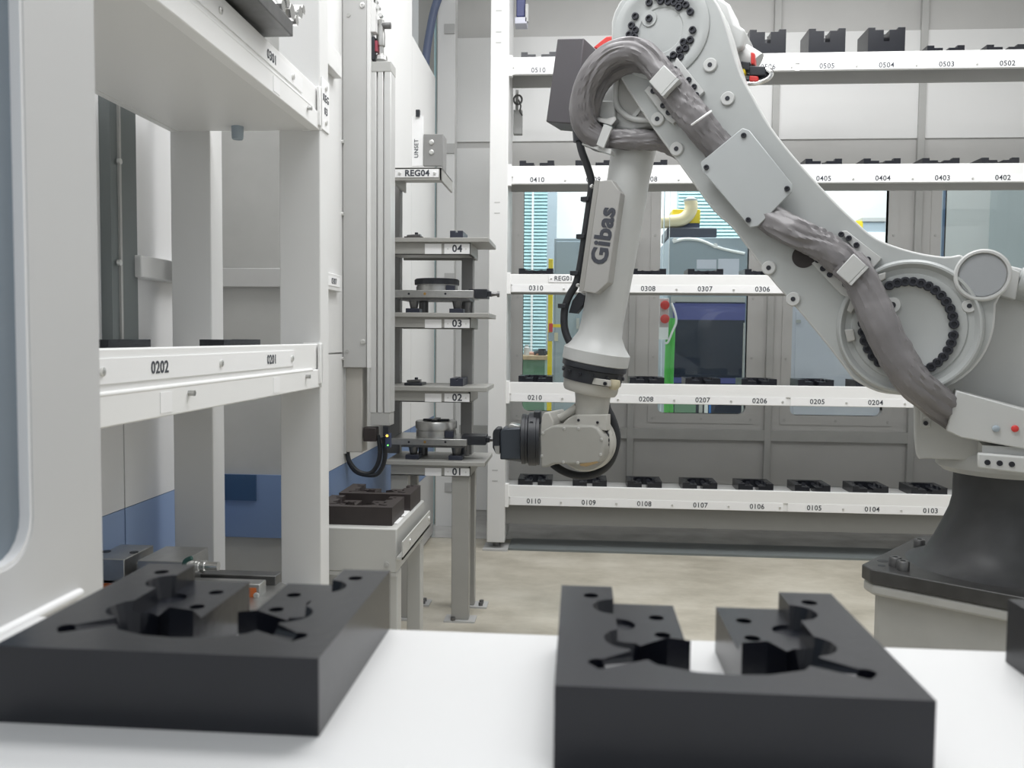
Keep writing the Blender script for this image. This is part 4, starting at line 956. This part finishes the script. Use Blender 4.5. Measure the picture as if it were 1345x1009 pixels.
# ---- forearm
def FA(x, y): return R(x, y, 0.0)
f_top = (FA(830, 150)+FA(833, 205))*0.5
AXI = (FA(787, 470)-FA(836, 180)).normalized()
def along(xl, yl, xr, yr):
    a, b = FA(xl, yl), FA(xr, yr); return (a+b)*0.5, (b-a).length*0.5
st = [along(808, 170, 866, 176), along(806, 200, 861, 206), along(798, 232, 850, 240), along(787, 300, 841, 308), along(776, 375, 829, 383), along(769, 420, 821, 430), along(764, 436, 819, 446), along(756, 446, 822, 457), along(747, 454, 827, 467)]
o0 = st[0][0]
AXI = (st[-1][0]-st[1][0]).normalized()
prof = [((c-o0).dot(AXI), r) for c, r in st]
e = prof[-1][0]; RF = prof[-1][1]
prof += [(e+0.004, RF*1.03), (e+0.05, RF*1.03), (e+0.053, RF)]
rb.part('forearm', MB().lathe(o0, AXI, prof, n=48), ROBOT)
rb.part('black_ring', MB().lathe(o0, AXI, [(e+0.05, RF*0.99), (e+0.052, RF*1.0), (e+0.075, RF*1.0), (e+0.08, RF*0.94), (e+0.132, RF*0.91)], n=48), BLACK)
BRB = bolt_mesh('ring_screw', 0.007, 0.01, BOLT, 0.4)
x_, y_, z_ = frame(AXI)
for i in range(14):
    a = 2*math.pi*i/14; rb.inst('ring_screw', BRB, mz(o0+AXI*(e+0.098)+(x_*math.cos(a)+y_*math.sin(a))*RF*0.915, x_*math.cos(a)+y_*math.sin(a)))
rb.part('wrist_ring', MB().lathe(o0, AXI, [(e+0.125, RF*0.87), (e+0.165, RF*0.85), (e+0.178, RF*0.80), (e+0.182, RF*0.62)], n=48), CREAM)
# small plate with two bolts and a cream boot on the ring
pp = rb.part('ring_plate', MB().prism(rp([(761, 493), (800, 500), (800, 508), (760, 502)], -0.115), NA*0.03), CREAM, bevel=0.002)
for x, y in ((765, 499), (795, 504)): rb.inst('bolt', SB, mz(R(x, y, -0.115), -NA), pp)
rb.part('wire_boot', MB().lathe(R(808, 499, -0.06), AXI, [(0, 0.02), (0.015, 0.025), (0.03, 0.022), (0.04, 0.014)], n=18), mat('cream_boot', (0.55, 0.50, 0.36), 0.6))
# side cover with lettering
gc = [(784, 238), (803, 236), (815, 253), (799, 371), (783, 386), (763, 383)]
WC = -0.14
gp = rb.part('side_cover', MB().prism(rp(gc, WC), NA*0.14), mat('side_cover_grey', (0.3828, 0.3785, 0.3654), 0.45), bevel=0.004)
rb.part('cover_edge', MB().prism(rp([(781, 237), (787, 237), (766, 383), (760, 383)], WC-0.002), NA*0.13), mat('cover_edge_grey', (0.3132, 0.3088, 0.2915), 0.45), gp)
p = R(793, 310, WC-0.001); up_ = (R(799, 268, WC)-R(787, 342, WC)).normalized()
upd = up_.cross(-NA).normalized()          # text 'up' = to the left of its reading direction
o = rb.text('lettering', 'Gibas', 0.094, p, up_, (-NA).cross(up_), parent=gp, bold=0.0034, ext=0.001)
for x, y in ((778, 245), (760, 375)):
    c = R(x, y, WC+0.03); rb.part('ball_stud', MB().lathe(c, -NA, [(-0.02, 0.004), (0, 0.008), (0.008, 0.0085), (0.014, 0.004)], n=14), CHROME)
# black cable along the forearm
rb.part('power_cable', MB().tube(cr([R(x, y, -0.05) for x, y in ((757, 150), (760, 178), (764, 198), (772, 220), (777, 240), (775, 262), (769, 305), (763, 345), (757, 372), (748, 388), (742, 405), (741, 425), (744, 440), (751, 455))], 6), 0.0155, 12), RUBBER)
rb.part('cable_gland', MB().cyl(R(758, 160, -0.05), R(760, 186, -0.05), 0.022, n=16), BLACK)
for x, y in ((770, 262), (764, 311), (756, 359), (740, 402)):
    c = R(x, y, -0.055); rb.part('cable_clip', MB().obox(c, DR*0.018, NA*0.02, ZU*0.009), BLACK, bevel=0.002)
rb.part('cable_bracket', MB().prism(rp([(760, 384), (768, 388), (766, 400), (757, 412), (747, 411), (752, 395)], -0.04), NA*0.03), BLACK)
# ---- wrist
nk = [along(756, 506, 803, 513), along(757, 520, 800, 527), along(757, 545, 797, 549), along(757, 562, 796, 564)]
rb.part('wrist_neck', MB().lathe(nk[0][0], (nk[-1][0]-nk[0][0]), [((c-nk[0][0]).length, r) for c, r in nk], n=36), CREAM)
pl = rb.part('neck_plate', MB().prism(rp([(757, 545), (797, 545), (797, 566), (757, 562)], -0.085), NA*0.05), CREAM, bevel=0.003)
for x, y in ((760, 552), (785, 555), (785, 562)): rb.inst('bolt', SB, mz(R(x, y, -0.085), -NA, 0.7), pl)
c, r = circ(772, 580, 38, 0.0)
rb.part('wrist_wheel', MB().lathe(c-NA*0.05, NA, [(0, r*0.72), (0.0, r*0.95), (0.008, r), (0.022, r), (0.03, r*0.94), (0.05, r*0.94), (0.058, r), (0.1, r*0.97), (0.1, r*0.5)], n=56), CREAM)
c3, r3 = circ(788, 575, 12, -0.06)
for k, (x, y) in enumerate(((795.5, 566), (797, 572), (797.5, 578), (797, 584))): rb.inst('cap_bolt', CB, mz(R(x, y, -0.052), -NA, 0.85))
wb_px = [(709, 571), (714, 565), (726, 559), (777, 559), (784, 562), (793, 575), (793, 598), (788, 607), (778, 610), (727, 610), (718, 614), (710, 614)]
wr = rb.part('wrist_housing', MB().prism(rp(wb_px, -0.12), NA*0.22), mat('wrist_front_grey', (0.3654, 0.361, 0.335), 0.45, noise_amt=0.05), bevel=0.008, seg=3)
for x, y in ((713, 569), (741, 563), (760, 563), (790, 577), (789, 597), (759, 608), (740, 607), (712, 599)):
    rb.inst('housing_screw', SCREW, mz(R(x, y, -0.12), -NA, 0.85), wr)
rb.part('wrist_lug', MB().prism(rp([(709, 571), (711, 549), (714, 542), (721, 541), (727, 553), (727, 562)], -0.10), NA*0.17), CREAM, wr, bevel=0.006)
rb.part('wrist_arm', MB().tube(cr([R(x, y, -0.02) for x, y in ((722, 548), (735, 549), (748, 542), (758, 534))], 6), 0.017, 12), CREAM, wr)
rb.part('wrist_hoop', MB().tube(cr([R(x, y, 0.02) for x, y in ((738, 562), (742, 552), (752, 547), (765, 548))], 6), 0.012, 10), CREAM, wr)
rb.part('rust_stain', MB().prism(rp([(762, 609.5), (784, 606), (786, 608), (770, 613), (762, 612)], -0.1205), NA*0.02), mat('rust_grease', (0.33, 0.23, 0.11), 0.6), wr)
rb.part('wrist_cable', MB().tube(cr([R(x, y, 0.03) for x, y in ((726, 610), (742, 620), (762, 625), (782, 622), (798, 611), (807, 594), (810, 572), (804, 550), (797, 535), (795, 515))], 7), 0.017, 12), RUBBER)
# ---- tool side
axd = V((-1, 0, 0)); YN = V((0, 1, 0)); YT_ = R(690, 577, 0).y
def tp(pts, w): return [aY(x, y, YT_+w) for x, y in pts]
c0 = R(709, 577, -0.01); s_ = mpp(c0)
fl = rb.part('tool_flange', MB().lathe(c0, axd, [(0, 34*s_), (0.012, 34*s_), (0.014, 35*s_), (0.045, 35*s_), (0.05, 32*s_), (0.058, 32*s_), (0.06, 33*s_), (0.075, 33*s_), (0.08, 26*s_)], n=48), BLACK)
fp = lambda x, y: R(x, y, -0.01)
rb.part('flange_block', MB().prism(tp([(701, 541), (710, 541), (710, 558), (701, 552)], -0.09), YN*0.10), BLACK, fl, bevel=0.003)
for y in (556, 597):
    rb.inst('cap_bolt', CB, mz(aY(698, y, YT_-0.11), -YN, 0.7), fl)
gr = rb.part('gripper_body', MB().prism(tp([(657, 566), (662, 563), (690, 562), (690, 604), (657, 604)], -0.07), YN*0.13), mat('gunmetal_paint', (0.045, 0.055, 0.07), 0.4, 0.2), bevel=0.006)
rb.part('gripper_head', MB().prism(tp([(648, 566), (651, 563), (657, 563), (657, 596), (651, 596), (647, 588), (647, 570)], -0.055), YN*0.10), BLACK, gr, bevel=0.004)
rb.part('gripper_cap', MB().prism(tp([(667, 559), (672, 557), (684, 560), (684, 565), (667, 565)], -0.05), YN*0.08), STEEL, gr, bevel=0.003)
rb.part('gripper_foot', MB().prism(tp([(657, 598), (686, 600), (684, 607), (657, 603)], -0.06), YN*0.10), STEELD, gr)
rb.part('gripper_lock', MB().prism(tp([(649, 586), (656, 586), (656, 597), (651, 596)], -0.07), YN*0.05), STEEL, gr)
# clamp of the sleeve at the forearm top
rb.part('sleeve_clamp', MB().prism(rp([(793, 163), (804, 167), (793, 195), (783, 190)], WF-0.02), NA*0.012), ROBOT, bevel=0.002)
rb.part('sleeve_clamp_foot', MB().prism(rp([(766, 184), (803, 197), (802, 203), (764, 190)], WF-0.0), NA*0.05), ROBOT, bevel=0.002)
rb.part('sleeve_clamp_top', MB().prism(rp([(780, 152), (796, 156), (808, 153), (810, 157), (803, 165), (786, 160)], WF+0.01), NA*0.04), STEEL, bevel=0.002)

# ================================================================== HALL OBJECTS seen through the windows
def hb(px0, px1, pyt, pyb, Y0, D):
    a = aY(px0, pyb, Y0); b = aY(px1, pyt, Y0); return MB().box((a.x, Y0, a.z), (b.x, Y0+D, b.z))
# grey cabinet behind window at left
Y = 7.6
z = aY(750, 313, Y)
t = Thing('steel_cabinet', (z.x, Y+0.3, 0), 'blue-grey steel cabinet beyond the leftmost back window', 'cabinet')
a, b = aY(728, 313, Y), aY(796, 313, Y)
t.part('body', MB().box((a.x, Y, 0), (b.x, Y+0.6, a.z)), CABG, bevel=0.004)
d = t.part('door', MB().box((a.x+0.02, Y-0.012, 0.06), (b.x-0.02, Y, a.z-0.03)), CABG, bevel=0.003)
t.part('handle', hb(757, 761, 418, 432, Y-0.03, 0.02), LGREY, d)
t.part('notice', hb(728, 733, 437, 448, Y-0.014, 0.002), mat('buff_notice', (0.6, 0.55, 0.40), 0.6), d)
# yellow guard post
Y = 7.3
a, b = aY(720.5, 340, Y), aY(726.5, 340, Y)
t = Thing('guard_post', ((a.x+b.x)/2, Y, 0), 'yellow safety post beside the blue-grey cabinet', 'post')
t.part('post', MB().box((a.x, Y, 0), (b.x, Y+0.05, a.z)), YELLOW, bevel=0.003)
t.part('band', hb(720, 727, 437, 448, Y-0.004, 0.058), CABG)
t.part('crossbar', hb(726, 738, 426, 430, Y, 0.03), YELLOW)
t.part('latch', hb(721, 726, 425, 436, Y-0.012, 0.012), RED)
# workbench
Y = 8.4
a, b = aY(672, 467, Y), aY(721, 473, Y)
t = Thing('workbench', ((a.x+b.x)/2, Y+0.3, 0), 'wooden topped green workbench below the teal blind', 'bench')
t.part('benchtop', MB().box((a.x, Y, b.z), (b.x, Y+0.6, a.z)), WOOD, bevel=0.003)
t.part('green_drawer_unit', MB().box((a.x+0.03, Y+0.03, 0.02), (b.x-0.04, Y+0.57, b.z)), GREENB, bevel=0.003)
zb_ = a.z
for x, h, r, mt, nm, lb in ((692, 14, 0.03, LGREY, 'bench_jar', 'pale jar standing on the hall workbench'), (700, 5, 0.07, mat('pinkish_cloth', (0.6, 0.35, 0.28), 0.7), 'folded_cloth', 'pinkish folded cloth on the hall workbench'), (712, 9, 0.08, BLACK, 'bench_tool', 'dark tool lying on the hall workbench')):
    p = aY(x, 460, Y+0.15); hh = h*mpp(p)
    if nm == 'bench_jar': mb = MB().lathe((p.x, p.y, zb_), ZU, [(0, r), (hh*0.7, r), (hh*0.8, r*0.6), (hh, r*0.6)], n=16)
    elif nm == 'folded_cloth': mb = MB().tube(cr([V((p.x-r, p.y, zb_+hh*0.4)), V((p.x-r*0.3, p.y, zb_+hh*0.6)), V((p.x+r*0.4, p.y, zb_+hh*0.5)), V((p.x+r, p.y, zb_+hh*0.35))], 5), hh*0.45, 10)
    else: mb = MB().tube([V((p.x-r, p.y, zb_+hh*0.3)), V((p.x, p.y, zb_+hh*0.55)), V((p.x+r, p.y, zb_+hh*0.3))], hh*0.3, 8).cyl((p.x, p.y, zb_), (p.x, p.y, zb_+hh), r*0.5, n=14)
    bp0 = V((p.x, p.y, zb_)); tag(mkobj(nm, mb.mesh(nm, bp0), mt, None, bp0), lb, nm.split('_')[1])
# machine tool behind the second window
Y = 7.2
a, b = aY(879, 312, Y), aY(980, 398, Y)
t = Thing('hall_machine', ((a.x+b.x)/2, Y+0.5, 0), 'grey machine tool with dark blue door and yellow unit in the hall behind', 'machine')
t.part('body', MB().box((a.x, Y, 0), (b.x+0.03, Y+1.0, a.z)), CABG, bevel=0.006)
t.part('front_ledge', hb(881, 979, 390, 398, Y-0.02, 0.03), LGREY)
dr = t.part('door', hb(884, 979, 397, 548, Y-0.03, 0.03), mat('dark_tinted_door', (0.025, 0.032, 0.055), 0.18), bevel=0.004)
t.part('door_header', hb(884, 979, 399, 420, Y-0.036, 0.01), VIOLET, dr)
t.part('door_sill', hb(884, 975, 497, 503, Y-0.036, 0.01), VIOLET, dr)
t.part('door_edge', hb(974, 979, 424, 545, Y-0.05, 0.03), LGREY, dr)
t.part('chip_tray', hb(886, 914, 528, 546, Y-0.06, 0.04), GREENB)
for x0_, x1_, mt in ((918, 923, LGREY), (925, 930, LABEL), (931, 934, mat('bright_blue', (0.03, 0.2, 0.6), 0.4))): t.part('valve', hb(x0_, x1_, 528, 545, Y-0.06, 0.03), mt)
t.part('top_unit', hb(876, 942, 299, 312, Y+0.2, 0.5), NAVYB, bevel=0.01)
t.part('yellow_unit', hb(883, 920, 275, 294, Y+0.3, 0.3), YELLOW, bevel=0.004)
t.part('unit_base', hb(884, 919, 293, 300, Y+0.3, 0.3), NAVY)
t.part('beige_duct', MB().tube(cr([aY(x, y, Y+0.25) for x, y in ((868, 292), (880, 291), (895, 289), (904, 282), (908, 272), (907, 264))], 6), 0.055, 14), BEIGE)
t.part('duct_cap', MB().lathe(aY(907, 267, Y+0.25), ZU, [(0, 0.05), (0.03, 0.06), (0.05, 0.02)], n=16), LGREY)
t.part('white_cable', MB().tube(cr([aY(x, y, Y-0.01) for x, y in ((884, 318), (900, 314), (920, 316), (940, 324), (958, 329), (978, 333))], 6), 0.012, 8), LABEL)
for x, y in ((886, 316), (939, 323)): t.part('cable_mount', MB().lathe(aY(x, y, Y), (0, -1, 0), [(0, 0.02), (0.02, 0.02)], n=12), LABEL)
for x0_, x1_, y0_, y1_ in ((915, 941, 341, 353), (943, 971, 340, 362)): t.part('notice', hb(x0_, x1_, y0_, y1_, Y-0.003, 0.003), mat('pale_notice', (0.70, 0.72, 0.82), 0.6))
t.part('side_frame', hb(867, 874, 240, 560, Y-0.02, 0.04), mat('pale_blue_frame', (0.62, 0.70, 0.76), 0.4))
t.part('side_rod', hb(878, 881, 240, 370, Y-0.03, 0.02), LABEL)
# emergency stop station and hoses
Y = 6.6
p = aY(872, 440, Y)
t = Thing('stop_station', (p.x, Y, aY(872, 446, Y).z), 'emergency stop station with two red buttons by the second back window', 'switch')
t.part('back_box', hb(866, 879, 392, 430, Y, 0.05), mat('pale_switch_box', (0.60, 0.56, 0.56), 0.5), bevel=0.003)
t.part('lower_box', hb(865, 878, 430, 446, Y, 0.05), LABEL, bevel=0.003)
for y in (401, 419):
    t.part('button', MB().lathe(aY(873, y, Y), (0, -1, 0), [(0, 0.020), (0.015, 0.020), (0.015, 0.034), (0.03, 0.034), (0.036, 0.024)], n=20), RED)
t.part('lead', MB().tube(cr([aY(x, y, Y+0.02) for x, y in ((882, 398), (887, 412), (888, 424), (883, 436), (877, 450), (873, 450))], 6), 0.008, 8), LABEL)
for k, (x, r_) in enumerate(((877, 0.024), (882, 0.020))):
    pts = [aY(x+dx, y, Y+0.06) for dx, y in ((2, 418), (1, 450), (-0.5, 490), (-1, 530), (-1, 560))]
    pts.append(V((pts[-1].x, pts[-1].y, 0.0)))
    tag(mkobj('green_hose', MB().tube(cr(pts, 5), r_, 12).mesh('green_hose'), GREEN), ('thick' if k == 0 else 'thinner') + ' bright green hose hanging below the emergency stop station', 'hose', 'green hoses')
# lavender machine panel beyond the third window, and shelf box above
Y = 6.9
a, b = aY(1030, 398, Y), aY(1176, 398, Y)
t = Thing('machine_housing', ((a.x+b.x)/2, Y+0.3, 0), 'pale lavender machine housing beyond the third back window', 'machine')
t.part('body', MB().box((a.x, Y, 0), (b.x, Y+0.7, a.z)), LAV, bevel=0.01)
t.part('access_panel', hb(1042, 1165, 410, 560, Y-0.01, 0.01), LAV, bevel=0.003)
t.part('handle', hb(1046, 1052, 420, 424, Y-0.03, 0.02), MGREY)
Y = 8.6
a, b = aY(1120, 305, Y), aY(1175, 330, Y)
t = Thing('supply_shelf', ((a.x+b.x)/2, Y+0.2, 0), 'white supply shelf with a small yellow and blue box seen past the arm', 'shelf')
t.part('body', MB().box((a.x, Y, 0), (b.x, Y+0.4, a.z)), HALLW, bevel=0.004)
a1, b1 = aY(1124, 290, Y+0.02), aY(1163, 305, Y+0.02)
z0_ = a.z
tb = Thing('storage_box', ((a1.x+b1.x)/2, Y+0.12, z0_), 'small yellow and blue-grey box on the white supply shelf', 'box')
tb.part('yellow_end', MB().box((a1.x, Y+0.02, z0_), (a1.x+0.07, Y+0.2, a1.z)), YELLOW, bevel=0.003)
tb.part('grey_body', MB().box((a1.x+0.07, Y+0.02, z0_), (b1.x, Y+0.2, a1.z-0.01)), CABG, bevel=0.003)
tb.part('lid', MB().box((a1.x+0.06, Y+0.01, a1.z-0.01), (b1.x+0.01, Y+0.21, a1.z+0.03)), LGREY, bevel=0.003)
Y = 6.8
a, b = aY(1241, 240, Y), aY(1420, 600, Y)
t = Thing('white_enclosure', ((a.x+b.x)/2, Y+0.3, 0), 'tall white machine enclosure beyond the rightmost back window', 'machine')
t.part('body', MB().box((a.x, Y, 0), (b.x, Y+0.8, 3.2)), HALLW, bevel=0.01)
t.part('glazed_panel', hb(1295, 1400, 200, 420, Y-0.006, 0.006), mat('pale_glazing', (0.66, 0.72, 0.74), 0.2))
t.part('edge_strip', hb(1233, 1238, 200, 420, Y, 0.03), mat('perforated_strip', (0.5, 0.62, 0.72), 0.4))
t.part('corner_post', hb(1238, 1241, 200, 420, Y, 0.05), mat('steel_blue', (0.12, 0.2, 0.34), 0.4))
